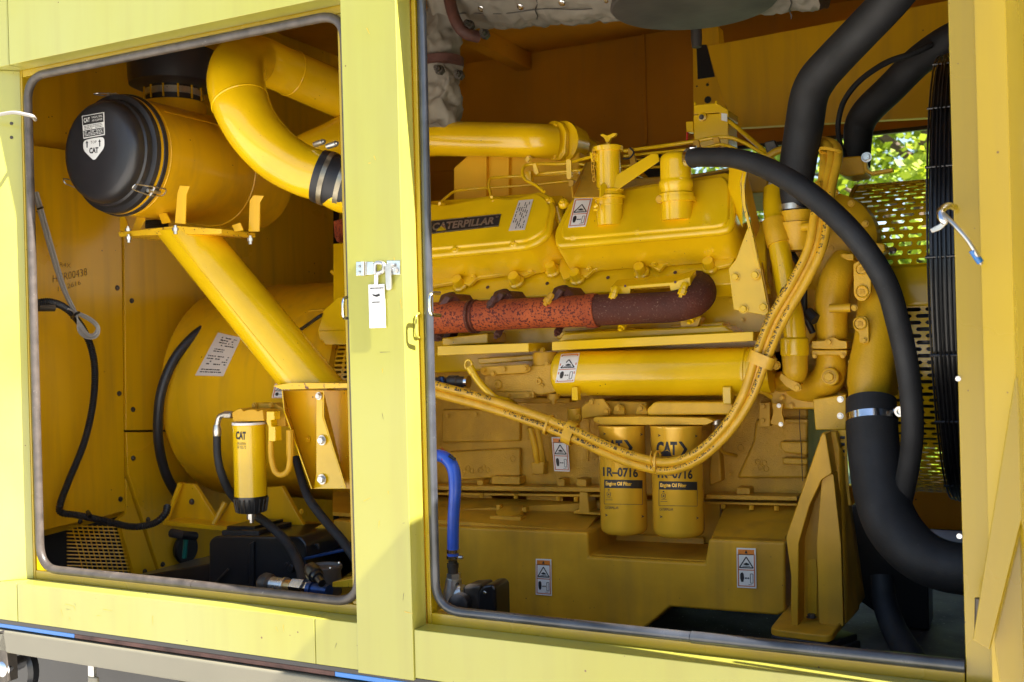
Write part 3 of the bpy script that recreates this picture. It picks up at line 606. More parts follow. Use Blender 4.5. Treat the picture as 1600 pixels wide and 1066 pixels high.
for t in (.018, .060):
    MB().lathe(p[0]+d*(t-.012), d, [(0, k*1.06), (0, k*1.10), (.012, k*1.10), (.012, k*1.06)], 56).build('band_clamp', 'band', ie)
    c = P(492 if t < .03 else 512, 226 if t < .03 else 229, .37); MB().lathe(c, (1, -.2, .1), [(0, .007), (.03, .007), (.03, .004), (.036, .004)], 12).build('clamp_screw', 'steel', ie)
p2, r2 = rpath([(520, 287, .415), (545, 295, .43), (575, 290, .47), (600, 270, .5)], [38, 40, 41, 41], 6); MB().tube(p2, r2, 48).build('lower_elbow', 'bright', ie)
p2, r2 = rpath([(600, 175, .88), (535, 215, .75), (480, 240, .68), (440, 262, .66)], [32, 32, 31, 31], 6); MB().tube(p2, r2, 40).build('branch_tube', 'bright', ie)
# fuel filter
FC = P(392, 778, .40); fr = 25.2*mpp(FC); fh = (P(392, 662, .40)-FC).length
ff = thing('fuel_filter', 'slim yellow spin-on fuel filter with black bowl under a cast head', 'filter', FC)
MB().lathe(FC, (0, 0, 1), [(0, fr*.96), (0, fr*.99), (.006, fr), (fh-.012, fr), (fh-.008, fr*1.02), (fh, fr*1.0)], 48).build('canister', 'bright', ff)
MB().lathe(FC+V3((0, 0, fh)), (0, 0, 1), [(-.002, fr*1.03), (.004, fr*1.03)], 48).build('rim', 'white', ff)
m = MB(); m.lathe(FC, (0, 0, -1), [(-.006, fr*1.03), (.010, fr*1.02), (.036, fr*.86), (.04, fr*.4)], 48)
for k in range(20):
    a = 2*math.pi*k/20; d = V3((math.cos(a), math.sin(a), 0)); m.tube([FC+d*fr*1.03, FC+d*fr*.90+V3((0, 0, -.034))], .0028, 6)
m.build('drain_bowl', 'blackp', ff)
MB().lathe(FC+V3((.0, 0, -.04)), (0, 0, -1), [(0, .012), (.014, .012), (.014, .006), (.024, .006)], 8).build('drain_plug', 'steel', ff)
m = MB(); m.pp(fil2([(362, 645), (370, 640), (376, 638), (380, 643), (388, 640), (398, 640), (402, 643), (410, 640), (412, 658), (364, 659)], 2), .37, .06); m.build('filter_head', 'dull', ff, bev=.003)
MB().pp([(393, 630), (428, 630), (446, 640), (446, 667), (420, 667), (395, 648)], .44, .03).build('mounting_plate', 'dull', ff, bev=.003)
for x, y in ((398, 634), (424, 634)): bolt(ff, x, y, .435, 5, 'dull')
m = MB(); m.pp([(416, 643), (428, 643), (429, 656), (423, 657), (424, 666), (430, 667), (430, 690), (419, 690), (419, 667), (416, 660)], .375, .025); m.build('outlet_fitting', 'bright', ff, bev=.002)
m = MB(); p_, r_ = rpath([(423, 688, .385), (424, 715, .385), (430, 737, .385), (441, 742, .39), (451, 732, .39), (454, 700, .39)], 4.6); m.tube(p_, r_, 12); m.build('loop_pipe', 'dull', ff)
MB().tube([P(453.5, 712, .39), P(453, 672, .39)], .0095, 8).build('loop_nut', 'dull', ff)
cf = Cy(FC, (0, 0, 1), fr)
s = Sheet([(367, 673), (385, 674), (385, 690), (367, 689)], cf, .0006); s.text('CAT', .1, .05, .95, .85, 'ink', 1, .045); s.build('filter_logo', ff)
s = Sheet([(371, 691), (384, 692), (384, 702), (371, 701)], cf, .0006); s.text('1R-0759', 0, 0, 1, .4, 'ink', 1); tinytext(s, 0, .5, 1, 1, 2, 'inkf'); s.build('filter_print', ff)
fh_ = thing('fuel_hose', 'black hose with crimped steel elbow on the left of the fuel filter', 'hose', P(350, 760, .40))
MB().tube(path([(363, 648, .385), (352, 648, .385), (343, 652, .385), (339, 666, .385)], 6), .0075, 12).build('steel_elbow', 'steel', fh_); MB().tube([P(362, 648, .385), P(352, 648, .385)], .010, 6).build('hex_nut', 'steel', fh_)
MB().lathe(P(339, 664, .385), (0, 0, -1), [(0, .0085), (.012, .011), (.028, .0105), (.03, .009)], 16).build('crimp_sleeve', 'steel', fh_)
hose('hose_body', [(339, 682, .385), (340, 712, .385), (346, 740, .39), (360, 770, .42), (385, 795, .46), (420, 820, .45), (450, 850, .42), (468, 885, .36), (474, 912, .30)], [6, 6, 6.3, 6.5, 7, 7, 7.5, 8, 8.5], 'hoseb', fh_)
tag(hose('vertical_hose', [(462, 715, .52), (470, 745, .50), (482, 778, .47), (505, 810, .44), (535, 845, .40), (560, 880, .36)], [6, 6.5, 7, 7, 7.5, 8], 'hoseb'), 'black hose running down behind the duct stand to the right', 'hose')
m = hose('round_hose', [(352, 498, .80), (330, 507, .73), (300, 528, .67), (272, 562, .62), (253, 608, .59), (247, 655, .59), (249, 700, .61), (261, 745, .66), (284, 784, .74)], 7.6, 'rubber')
tag(m, 'thick black hose curving round the left end of the alternator', 'hose')
c = thing('corrugated_conduit', 'black corrugated conduit hanging down the left end wall', 'conduit', P(147, 810, .35))
p_, r_ = rpath([(50, 474, .22), (80, 472, .27), (108, 486, .33), (133, 520, .36), (147, 565, .38), (146, 625, .38), (132, 690, .36), (108, 750, .33), (94, 788, .31), (96, 801, .31), (120, 805, .34), (160, 813, .38), (205, 823, .43), (240, 818, .47), (258, 803, .50), (262, 789, .52)], 5.6, 10)
rr = [x*(1.0+.14*math.sin(i*1.57)) for i, x in enumerate(r_)]
q_, s_ = [], []
for i in range(len(p_)-1):
    L = (p_[i+1]-p_[i]).length; n_ = max(1, int(L/.0022))
    for k in range(n_): q_.append(p_[i].lerp(p_[i+1], k/n_)); s_.append(r_[i]*(1.06 if len(q_) % 2 else .86))
MB().tube(q_, s_, 12).build('conduit_tube', 'rubber', c)
MB().tube([P(60, 480, .24), P(85, 480, .28)], .012, 12).build('connector', 'darkst', c)
MB().tube([P(137, 800, .36), P(141, 806, .35)], .006, 8).build('tie_head', 'blackp', c)
wb = thing('wire_bundle', 'bundle of thin grey wires looped and tied on the left end wall', 'wires', P(140, 528, .36))
for k in range(6):
    o_ = (k-2.5)*1.6; z_ = .002*(k % 3)
    hose('wire', [(55+o_, 300, .26-z_), (68+o_, 345, .28-z_), (82+o_, 395, .30-z_), (100+o_*.8, 452, .32-z_), (118+o_*.5, 490, .33-z_), (125-o_*.8, 512+o_, .33-z_), (136-o_*.6, 525+o_*.8, .33-z_), (149+o_*.4, 524+o_*.8, .335-z_), (153+o_*.6, 512, .335-z_), (142+o_*.3, 500-o_*.6, .335-z_), (118, 488-o_*.4, .33-z_), (100, 480+o_*.5, .32-z_), (84, 478+o_*.5, .31-z_)], 1.25, 'wire', wb, 6, 6)
MB().tube(path([(112, 497, .32), (118, 491, .31), (124, 488, .32)], 4), .0035, 8).build('cable_tie', 'blackp', wb); MB().tube([P(59, 327, .25), P(67, 324, .25)], .003, 8).build('cable_tie', 'blackp', wb)
# black items on the floor of the left bay
mt = thing('rubber_mount', 'black steel box mount with rubber pad under the alternator foot', 'mount', P(385, 930, .5))
MB().pp(fil2([(326, 846), (334, 838), (468, 838), (478, 850), (478, 950), (326, 950)], 5), .46, .20).build('mount_box', 'blackp', mt, bev=.006)
MB().pp([(346, 829), (404, 829), (404, 838), (346, 838)], .48, .14).build('rubber_pad', 'rubber', mt, bev=.003); MB().pp([(354, 822), (398, 822), (398, 828.6), (354, 828.6)], .50, .12).build('top_washer', 'blackp', mt, bev=.002)
MB().pp([(388, 850), (396, 846), (396, 950), (388, 950)], .452, .008).build('box_fold', 'blackp', mt, bev=.003)
MB().tube([P(357, 889, .45), P(336, 912, .45)], .003, 8).build('weld_line', 'darkst', mt)
tag(MB().pp([(180, 950), (190, 905), (330, 880), (330, 950)], .50, .3).build('cross_beam', 'blackp', None, bev=.004), 'black skid beam running behind the lower left seal', 'beam')
bb = thing('battery_box', 'dark blue-black tray with hinged lid behind the junction can', 'box', P(520, 900, .55))
MB().pp([(440, 838), (490, 832), (560, 846), (560, 930), (440, 930)], .60, .25).build('tray_body', 'blackp', bb, bev=.005); MB().prism([P(470, 872, .46), P(548, 855, .46), P(560, 853, .60), P(480, 862, .60)], (0, 0, -.008)).build('tray_lid', 'blued', bb, bev=.002)
MB().tube(fillet([P(475, 862, .5), P(476, 853, .5), P(497, 851, .5), P(497, 858, .5)], .01), .005, 8).build('tray_handle', 'blackp', bb)
MB().pp([(443, 838), (498, 834), (490, 852), (462, 858), (445, 850)], .66, .02).build('yellow_plate', 'inner', bb, bev=.002)
bolt(bb, 457, 887, .45, 8, 'blackp'); bolt(bb, 449, 882, .46, 5, 'blackp')
JC = P(507, 930, .30); jr = 28.5*mpp(JC)
jc = thing('junction_can', 'round dark grey junction can with a cable gland beside the seal', 'junction box', JC)
MB().lathe(JC, (0, 0, 1), [(0, jr*.9), (.005, jr*.94), (.060, jr*.94), (.060, jr*1.0), (.068, jr*1.02), (.070, jr*.99), (.070, jr*.86), (.064, jr*.8)], 48).build('can_body', 'can', jc)
for a in (-150, -90, -30, 60): 
    d = V3((math.cos(R(a)), math.sin(R(a)), 0)); MB().lathe(JC+d*jr*.92+V3((0, 0, .070)), (0, 0, 1), [(0, .0035), (.003, .003)], 10).build('lid_screw', 'chrome', jc)
a, b = P(488, 892, .22), P(514, 926, .17); d = (b-a).normalized()
MB().lathe(a, d, [(-.014, .010), (-.012, .016), (.004, .017), (.005, .019), (.022, .018), (.024, .014), (.034, .013), (.035, .009), (.06, .009)], 20).build('cable_gland', 'blackp', jc)
pf = thing('pipe_fitting', 'steel and brass pipe union lying along the lower left seal', 'pipe fitting', P(480, 920, .25))
a, b = P(415, 912, .26), P(532, 926, .24); d = (b-a).normalized(); L = (b-a).length/117
prof = [(0, .0, .0), (0, 10, .0), (8, 13, 0), (9, 13, 0)]
MB().lathe(a, d, [(-6*L, 10*L), (0, 13*L), (8*L, 12*L), (10*L, 9*L), (14*L, 8*L)], 20).build('dark_elbow', 'darkst', pf); MB().lathe(a+d*12*L, d, [(0, 9*L), (18*L, 9*L), (18*L, 10*L), (22*L, 10*L)], 20).build('steel_sleeve', 'steel', pf)
MB().lathe(a+d*34*L, d, [(0, 8*L), (12*L, 8*L)], 20).build('brass_ring', 'brass', pf); MB().lathe(a+d*46*L, d, [(0, 11*L), (18*L, 11*L), (18*L, 8*L), (24*L, 8*L)], 6).build('union_nut', 'chrome', pf)
MB().lathe(a+d*70*L, d, [(0, 9*L), (6*L, 9*L), (6*L, 7*L), (30*L, 7*L)], 20).build('blue_ring', 'blued', pf)
wd = tag(MB().pp([(519, 910), (556, 903), (556, 918), (519, 918)], .24, .05).build('yellow_block', 'chip', None, bev=.002), 'small chipped yellow block beside the junction can', 'block')
dv = thing('drain_valve', 'dark valve handle with a green hose end on the panel under the alternator', 'valve', P(287, 880, .5))
h = EW.hit(286, 857)[0]; MB().lathe(h, (1, 0, 0), [(0, .045), (.012, .05), (.02, .046), (.02, .0)], 28).build('dark_port', 'blackp', dv)
MB().tube([P(291, 838, .60), P(288, 872, .60)], .007, 10).build('green_tube', 'green', dv); MB().tube([P(268, 833, .55), P(285, 836, .55), P(305, 838, .6)], .013, 10).build('valve_handle', 'rubber', dv)
# ================================================================== ENGINE
en = thing('diesel_engine', 'large yellow painted V diesel engine filling the right opening', 'engine', (-.75, 1.1, 1.12))
NL = V3((0, -.82, .572)).normalized(); L0 = P(1000, 372, .60)
def lp(back): return Pl(L0-NL*back, NL)
LID = lp(0); BODY = lp(.022); FOOT = lp(.114)
def epp(name, px, Y, d, mat='castb', bev=.003, parent=None, fil=0, **k):
    if fil: px = fil2(px, fil)
    return MB().pp(px, Y, d).build(name, mat, parent or en, bev=bev, **k)
def epl(name, px, pl, d, mat='castb', bev=.003, parent=None, fil=0, n=4, **k):
    if fil: px = fil2(px, fil, n)
    return MB().pl(px, pl, d).build(name, mat, parent or en, bev=bev, **k)
# block and deck
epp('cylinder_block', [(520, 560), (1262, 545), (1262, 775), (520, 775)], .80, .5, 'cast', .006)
epp('cylinder_head_face', [(520, 455), (1200, 425), (1200, 560), (520, 590)], .76, .4, 'bright', .006)
DECK = lp(.132)
MB().pl([(520, 380), (1195, 345), (1199, 440), (520, 484)], DECK, .05).build('head_deck', 'bright', en, bev=.004)
epp('manifold_shelf', [(683, 541), (826, 536), (826, 550), (683, 556)], .60, .16, 'bright', .002)
epp('manifold_shelf', [(862, 534), (1177, 518), (1177, 533), (862, 548)], .60, .16, 'bright', .002)
epp('shelf_step', [(690, 528), (762, 520), (762, 537), (690, 541)], .66, .12, 'bright', .004); epp('shelf_step', [(880, 520), (1130, 508), (1148, 520), (870, 535)], .66, .12, 'bright', .006)
epp('head_lug', [(872, 518), (990, 512), (1005, 522), (868, 530)], .70, .08, 'bright', .004); epp('head_lug', [(1046, 508), (1130, 503), (1130, 512), (1050, 520)], .70, .08, 'bright', .004)
for x, y in ((744, 463), (828, 461), (924, 457), (1000, 452), (1132, 446)):
    h = P(x, y, .757); MB().lathe(h, (0, -1, 0), [(0, 7*mpp(h)), (.0015, 7*mpp(h)), (.0015, 4.5*mpp(h)), (.0003, 4*mpp(h))], 16).build('core_plug', 'bright', en)
# valve covers
def cover(lid, body, lidb, lugs, lbl):
    c = epl('valve_cover', body, BODY, .105, 'bright', .007, label=None) if False else None
    c = MB().pl(fil2(body, 7), BODY, .106).build('valve_cover', 'bright', en, bev=.006, seg=3); c['label'] = lbl
    l = MB().pl(fil2(lid, 12, 6), LID, .020).build('cover_lid', 'bright', c, bev=.009, seg=3)
    inner = [(sum(p[0] for p in lid)/len(lid), sum(p[1] for p in lid)/len(lid))]*1; cx, cy = inner[0]
    top = [(cx+(x-cx)*.93, cy+(y-cy)*.84-2) for x, y in lid]
    MB().pl(fil2(top, 10, 6), lp(-.006), .012).build('lid_panel', 'bright', c, bev=.006, seg=3)
    foot = MB().pl(fil2(lugs, 4), FOOT, .012).build('cover_foot', 'bright', c, bev=.003)
    for x, y in lidb:
        h, n = lp(-.002).hit(x, y); k = mpp(h); MB().lathe(h-NL*.012, NL, [(0, 9*k), (.010, 8*k), (.013, 6*k)], 16).build('bolt_boss', 'bright', c)
        bolt(c, x, y, lp(-.002), 4.6, 'bright')
    return c
c1 = cover([(560, 322), (660, 314), (693, 319), (740, 308), (768, 303), (800, 308), (845, 297), (859, 305), (868, 322), (858, 366), (840, 379), (822, 386), (690, 399), (560, 411)],
           [(560, 322), (850, 300), (868, 312), (862, 366), (826, 387), (560, 412)],
           [(688, 320), (771, 314), (856, 312), (711, 388), (802, 379)],
           [(540, 330), (880, 305), (884, 400), (862, 412), (818, 432), (806, 425), (745, 434), (733, 446), (716, 440), (662, 449), (540, 455)], 'left valve cover with maker nameplate')
c2 = cover([(893, 308), (930, 301), (1000, 288), (1080, 276), (1138, 267), (1148, 280), (1148, 345), (1140, 358), (1125, 362), (867, 385), (865, 362), (878, 335)],
           [(893, 310), (1138, 270), (1150, 285), (1150, 348), (1138, 361), (1125, 365), (868, 386), (866, 364)],
           [(879, 315), (896, 369), (996, 360), (1102, 351)],
           [(890, 330), (1150, 300), (1158, 380), (1144, 412), (1120, 418), (1108, 406), (1040, 412), (1030, 423), (1010, 412), (930, 420), (915, 433), (905, 428), (880, 437), (872, 420)], 'right valve cover with filler and breather necks')
MB().tube([LID.hit(863, 312)[0]-NL*.03, LID.hit(866, 330)[0]-NL*.05, FOOT.hit(878, 352)[0]], .009, 12).build('cover_tube', 'bright', en)
DK = lp(.128)
for x, y in ((720, 446), (808, 441), (865, 424), (903, 436), (1003, 427), (1110, 419)):
    h, n = DK.hit(x, y); k = mpp(h); m = MB(); m.lathe(h, NL, [(0, 13*k), (.006, 13*k), (.009, 11*k)], 24); m.lathe(h+NL*.009, NL, [(0, 9.6*k), (.020, 8.4*k), (.021, 6*k)], 12); m.build('head_bolt', 'bright', en, ang=25)
for x, y in ((740, 432), (829, 424), (921, 420), (1023, 412), (1134, 401)):
    bolt(en, x, y, lp(.112), 5.5, 'bright')
for x, y in ((762, 449), (855, 443), (950, 434), (1055, 426)):
    h, n = lp(.1305).hit(x, y); MB().lathe(h, NL, [(0, 3*mpp(h)), (.001, 3*mpp(h))], 12).build('bolt_hole', 'rust', en)
# nameplate and stickers on the lids
LT = lp(-.0065)
s = Sheet([(664, 347), (783, 335), (779, 354), (664, 367)], LT, .0016); s.plate('ink', 10)
s.rect(0, 0, 1, .05, 'steel', 1); s.rect(0, .95, 1, 1, 'steel', 1); s.text('CATERPILLAR', .10, .2, .93, .8, 'steel', 2, .035, .015); s.poly([(.15, .88), (.22, .52), (.30, .88)], 'flange', 3)
s.text('®', .94, .15, .98, .3, 'steel', 2); s.build('maker_nameplate', c1)
s = Sheet([(811, 314), (833, 312), (820, 359), (795, 361)], LT); s.plate('pink', 6)
for i in range(6):
    u = .1+i*.14; v = .08
    while v < .9:
        L = random.uniform(.05, .16)
        if random.random() < .7: s.rect(u, v, u+.06, min(v+L, .95), 'ink', 1, 1)
        v += L+.03
s.build('rating_label', c1)
warn(c2, [(898, 311), (926, 310), (915, 354), (888, 356)], LT, header=False)
# lid filler tubes
def vtube(px, pyb, pyt, Y, prof, nm, mat, parent, seg=40):
    """upright turned piece; prof = [(fraction of height, radius px)]"""
    b = P(px, pyb, Y); t = P(px, pyt, Y); H_ = t.z-b.z; k = mpp(b)
    return MB().lathe(b, (0, 0, 1), [(f_*H_, r_*k) for f_, r_ in prof], seg).build(nm, mat, parent)
of = thing('oil_filler', 'yellow upright oil filler tube with T handle cap on the right valve cover', 'oil filler', P(954, 345, .62))
vtube(953, 352, 228, .63, [(0, 20), (.25, 20.5), (.255, 21.5), (.33, 21.5), (.335, 25), (.36, 25.5), (.38, 22), (.42, 21), (.44, 23.5), (.45, 19.5), (.93, 19), (.93, 23.5), (.985, 24), (1, 21)], 'filler_tube', 'bright', of)
m = MB(); m.tube([P(949, 230, .63), P(950, 218, .63)], .005, 10); m.prism([P(937, 211, .62), P(942, 209, .62), P(949, 212, .62), P(957, 208, .62), P(963, 208, .62), P(961, 212, .62), P(954, 216, .62), P(951, 222, .62), P(946, 222, .62), P(944, 216, .62)], (0, .012, 0)); m.build('t_handle', 'bright', of, bev=.001)
m = MB()
for k in range(8):
    c = P(927+1.2*math.sin(k*1.2), 236+k*6.3, .60); t = V3((0, 0, .0055)); s_ = V3((.003, 0, 0)) if k % 2 else V3((.0012, .003, 0)); m.tube(fillet([c-t-s_, c-t+s_, c+t+s_, c+t-s_], .003, 3, True), .0011, 6, closed=True)
m.build('cap_chain', 'dull', of)
MB().pp([(921, 238), (934, 240), (934, 252), (924, 254)], .605, .004).build('chain_tab', 'bright', of, bev=.001)
m = MB(); m.tube([P(929, 324, .59), P(934, 320, .59)], .006, 10); m.tube([P(928, 328, .585), P(935, 328, .585)], .003, 8); m.build('clamp_bolt', 'bright', of)
br = thing('breather', 'yellow domed crankcase breather clamped on the right valve cover', 'breather', P(1057, 345, .62))
vtube(1058, 344, 237, .63, [(0, 24), (.28, 24), (.285, 26), (.30, 27.5), (.38, 27.5), (.40, 25), (.44, 24.5), (.48, 26.5), (.55, 27), (.58, 25), (.6, 24.5), (.86, 24), (.93, 22.5), (.98, 18), (1, 10), (1.0, .1)], 'breather_body', 'bright', br)
vtube(1058, 316, 309, .63, [(0, 27.6), (0, 29), (1, 29), (1, 27.6)], 'band_clamp', 'bright', br); m = MB(); m.lathe(P(1031, 313, .62), (.3, -1, 0), [(0, .009), (.02, .009), (.02, .005), (.026, .005)], 10); m.tube([P(1036, 312, .60), P(1044, 314, .6)], .004, 8); m.build('clamp_screw', 'castb', br)
# spout bracket and strap
sb = thing('strap_bracket', 'folded yellow channel bracket with a diagonal strap beside the oil filler', 'bracket', P(930, 310, .58))
MB().prism([P(917, 254, .72), P(925, 252, .72), P(943, 300, .60), P(938, 308, .57), P(896, 309, .57), P(905, 290, .62)], NL*-.003).build('channel_floor', 'dull', sb, bev=.001)
MB().prism([P(896, 310, .568), P(894, 291, .58), P(900, 286, .60), P(917, 253, .72), P(917, 256, .72), P(900, 300, .6)], (-.003, 0, 0)).build('channel_side', 'dull', sb, bev=.001)
MB().prism([P(936, 309, .568), P(937, 290, .575), P(943, 285, .59), P(947, 292, .59), P(941, 307, .57)], (.003, -.001, 0)).build('channel_side', 'bright', sb, bev=.001)
MB().prism([P(944, 285, .60), P(950, 307, .60), P(1030, 252, .66), P(1028, 241, .66), P(1018, 240, .66)], (0, .004, .0)).build('diagonal_strap', 'bright', sb, bev=.001)
# thin injector pipes
def pipe(px, r, nm='injector_pipe', mat='bright', parent=None): return hose(nm, px, r, mat, parent or en, 6, 10)
pipe([(687, 318, .66), (698, 308, .70), (715, 298, .74), (760, 294, .78), (830, 289, .80), (905, 281, .80)], 2.2)
pipe([(768, 308, .66), (765, 297, .70), (764, 284, .74), (772, 278, .76), (820, 275, .80), (905, 270, .80)], 2.4)
pipe([(850, 300, .68), (838, 290, .70), (820, 280, .74), (817, 264, .76), (830, 257, .78), (880, 256, .80), (905, 250, .78), (925, 245, .74)], 2.6)
pipe([(838, 272, .78), (905, 266, .78), (915, 263, .76)], 2.4)
epp('pipe_clamp', [(884, 249), (892, 249), (893, 277), (890, 281), (885, 279)], .74, .008, 'bright', .001, fil=2); epp('pipe_clamp', [(888, 281), (896, 281), (896, 292), (888, 292)], .75, .02, 'dull', .002)
epp('pipe_clamp', [(832, 256), (837, 255), (842, 270), (838, 274), (834, 270)], .76, .006, 'bright', .001); epp('pipe_clamp', [(820, 268), (829, 266), (830, 286), (822, 286)], .77, .02, 'bright', .003)
# upper engine bulk behind covers
epp('intake_housing', [(708, 262), (735, 238), (905, 236), (905, 330), (708, 330)], .86, .35, 'inner2', .006)
epp('intake_rib', [(756, 244), (757, 330), (760, 330), (760, 243)], .845, .02, 'inner2', .002); epp('intake_rib', [(792, 242), (793, 330), (795, 330), (795, 242)], .845, .02, 'inner2', .002)
epp('rear_valve_gear', [(850, 290), (1200, 262), (1200, 300), (850, 330)], .90, .4, 'dull', .006)
epp('rear_cover_edge', [(938, 300), (1140, 262), (1142, 266), (938, 306)], .80, .08, 'dull', .002)
MB().prism([P(880, 196, .98), P(884, 262, .93), P(975, 268, .93), P(930, 222, 1.0)], (0, .25, 0)).build('air_manifold_cone', 'bright', en, bev=.01)
ap = thing('turbo_air_pipe', 'wide yellow pipe ending in a bolted flange above the left valve cover', 'pipe', P(780, 245, .85))
p_, r_ = rpath([(600, 221, .80), (680, 217, .80), (760, 218, .81), (830, 220, .82), (866, 222, .86)], [27, 27, 27, 27, 27], 8); MB().tube(p_, r_, 56).build('pipe_body', 'bright', ap)
FP = Pl(P(868, 220, .845), (-.30, -1, 0))
MB().pl(fil2([(857, 191), (866, 188), (878, 192), (884, 205), (883, 240), (876, 250), (862, 251), (852, 246), (858, 225)], 3), FP, .016).build('pipe_flange', 'bright', ap, bev=.003)
h, n = FP.hit(872, 221); MB().lathe(h-n*.016, -n, [(0, 33*mpp(h)), (.03, 30*mpp(h)), (.06, 27*mpp(h))], 48).build('flange_ring', 'bright', ap)
for x, y in ((869, 196), (868, 243)): bolt(ap, x, y, Pl(P(868, 220, .843), (-.30, -1, 0)), 5, 'bright')
bolt(ap, 826, 249, .80, 5.5, 'bright')
# ---- exhaust manifold
ex = thing('exhaust_manifold', 'orange and maroon heat-stained exhaust manifold pipe with branch clamps', 'exhaust manifold', P(900, 520, .6))
def seg_(px, r, nm, mat, l=None):
    p_, r_ = rpath(px, r, 10); o = MB().tube(p_, r_, 44).build(nm, mat, ex)
    if l: o['label'] = l
    return o, p_, r_
seg_([(560, 502, .60), (640, 499, .60), (738, 494.5, .60)], [24, 24.5, 25], 'pipe_section', 'orange', 'flaking orange pipe section at the left')
seg_([(743, 494, .60), (840, 489, .60), (925, 485.5, .60)], [24, 24, 25], 'pipe_section', 'orange', 'flaking orange pipe section in the middle')
seg_([(918, 486, .60), (928, 485.5, .60), (934, 485, .60)], [27, 27.5, 26.5], 'sleeve_joint', 'orange')
seg_([(930, 485, .60), (1000, 482, .60), (1052, 479, .60), (1080, 471, .615), (1092, 459, .65), (1090, 448, .72), (1088, 445, .80)], [24.5, 24, 24.5, 26, 27, 26, 24], 'pipe_elbow', 'maroon', 'dark maroon elbow section turning into the head')
k = 24*mpp(P(742, 494, .6)); d = (P(750, 493.8, .6)-P(735, 494.6, .6)).normalized()
MB().lathe(P(736, 494.6, .6), d, [(0, k*.9), (0, k*1.10), (.007, k*1.12), (.009, k*.98), (.014, k*.98), (.016, k*1.10), (.019, k*1.06), (.019, k*.9)], 44).build('expansion_joint', 'maroon', ex)
for x, y, l in ((700, 470, 1), (783, 465, 1), (876, 459, 1)):
    o = MB().prism([P(x-22, y+18, .625), P(x-12, y-10, .66), (P(x+5, y-15, .68)), P(x+24, y+2, .68), P(x+28, y+14, .64), P(x+4, y+20, .60)], (0, .11, .0)).build('branch_port', 'rust', ex, bev=.006)
    MB().prism([P(x-20, y+12, .572), P(x-4, y-9, .585), P(x+4, y-5, .585), P(x-11, y+17, .572)], (.004, .05, .004)).build('port_clamp', 'rust', ex, bev=.004)
    MB().prism([P(x-2, y-12, .60), P(x+12, y-10, .61), P(x+32, y+12, .60), P(x+6, y+14, .585)], (0, .09, 0)).build('branch_collar', 'maroon', ex, bev=.008)
def stud(a, b, r, mat, nm='stud'):
    d = (b-a).normalized(); L = (b-a).length; MB().lathe(a, d, [(0, r*.7), (L*.15, r), (L*.45, r*.9), (L*.5, r*1.15), (L*.8, r*1.15), (L*.82, r*.6), (L, r*.6)], 8).build(nm, mat, ex)
for x, y, m_ in ((774, 470, 'rust'), (863, 465, 'dull')): stud(P(x, y-6, .575), P(x-12, y+12, .562), .009, m_)
for x, y in ((958, 458), (1066, 452)): stud(P(x+5, y-10, .59), P(x-3, y+14, .575), .009, 'bright')
for x, y, m_ in ((690, 522, 'rust'), (781, 518, 'rust'), (875, 514, 'maroon'), (975, 506, 'bright'), (1083, 495, 'bright')): stud(P(x+5, y-8, .65), P(x-7, y+10, .62), .008, m_)
for x, y in ((690, 520), (1078, 502)): epp('stud_flange', [(x-16, y-2), (x+18, y-8), (x+12, y+8), (x-14, y+14)], .68, .04, 'rust' if x < 700 else 'bright', .004, ex, fil=3)
MB().prism([P(953, 449, .60), P(1052, 441, .60), P(1078, 433, .60), P(1079, 448, .60), P(1064, 456, .60), P(1047, 455, .60), P(1046, 447, .60), P(985, 452, .60), P(984, 460, .60), P(955, 461, .60)], (0, .05, .02)).build('lock_bar', 'bright', ex, bev=.002)
for x, y in ((977, 447), (1055, 441)):
    h = P(x, y, .599); MB().lathe(h, (0, -1, 0), [(0, .003), (.0007, .003)], 10).build('bar_hole', 'rust', ex)
# ---- oil cooler
CL = P(878, 585, .66); CRr = P(1172, 581, .66); crd = 36.5*mpp(P(1020, 583, .66)); CL.z = CRr.z = P(1000, 582.5, .66).z
oc = thing('oil_cooler', 'long horizontal yellow oil cooler cylinder under the exhaust manifold', 'oil cooler', P(1020, 620, .66))
Lc = (CRr-CL).length
MB().lathe(CL, (1, 0, 0), [(-.012, crd*.6), (-.010, crd*.86), (-.004, crd*.97), (.004, crd), (Lc-.012, crd), (Lc-.010, crd*1.02), (Lc-.004, crd*1.02), (Lc-.002, crd*.98), (Lc+.002, crd*.98), (Lc+.004, crd*1.03), (Lc+.012, crd*1.03), (Lc+.018, crd*.93), (Lc+.05, crd*.9)], 72).build('cooler_shell', 'bright', oc)
CC_ = Cy(CL, (1, 0, 0), crd); warn(oc, [(877, 554), (906, 552), (897, 597), (868, 598)], CC_, header=False)
epp('shell_lug', [(893, 605), (902, 605), (903, 626), (893, 626)], .60, .02, 'bright', .002, oc)
epp('shell_lug', [(1128, 604), (1142, 604), (1143, 632), (1129, 632)], .605, .03, 'bright', .003, oc)
m = epp('inlet_casting', [(756, 585), (820, 582), (826, 572), (866, 568), (874, 590), (872, 612), (846, 618), (800, 614), (757, 612)], .625, .12, 'cast', .006, oc, fil=4)
vtube(853, 577, 550, .66, [(0, 22), (.12, 22), (.15, 20), (.85, 20), (1, 18), (1, .1)], 'domed_cap', 'dull', oc)
bolt(oc, 848, 548, VP_(.66), 5, 'bright'); bolt(oc, 855, 568, .63, 5, 'dull')
epp('cover_strip', [(751, 573), (824, 569), (829, 577), (824, 583), (754, 587), (749, 580)], .612, .01, 'dull', .003, oc, fil=3)
for x, y in ((756, 578), (788, 577), (821, 576), (771, 584)): bolt(oc, x, y, .611, 5, 'dull')
epp('lower_strip', [(760, 612), (800, 613), (834, 612), (834, 622), (798, 624), (762, 622)], .618, .02, 'cast', .003, oc, fil=3)
for x, y in ((763, 619), (793, 618), (826, 618), (777, 628)): bolt(oc, x, y, .617, 5, 'dull')
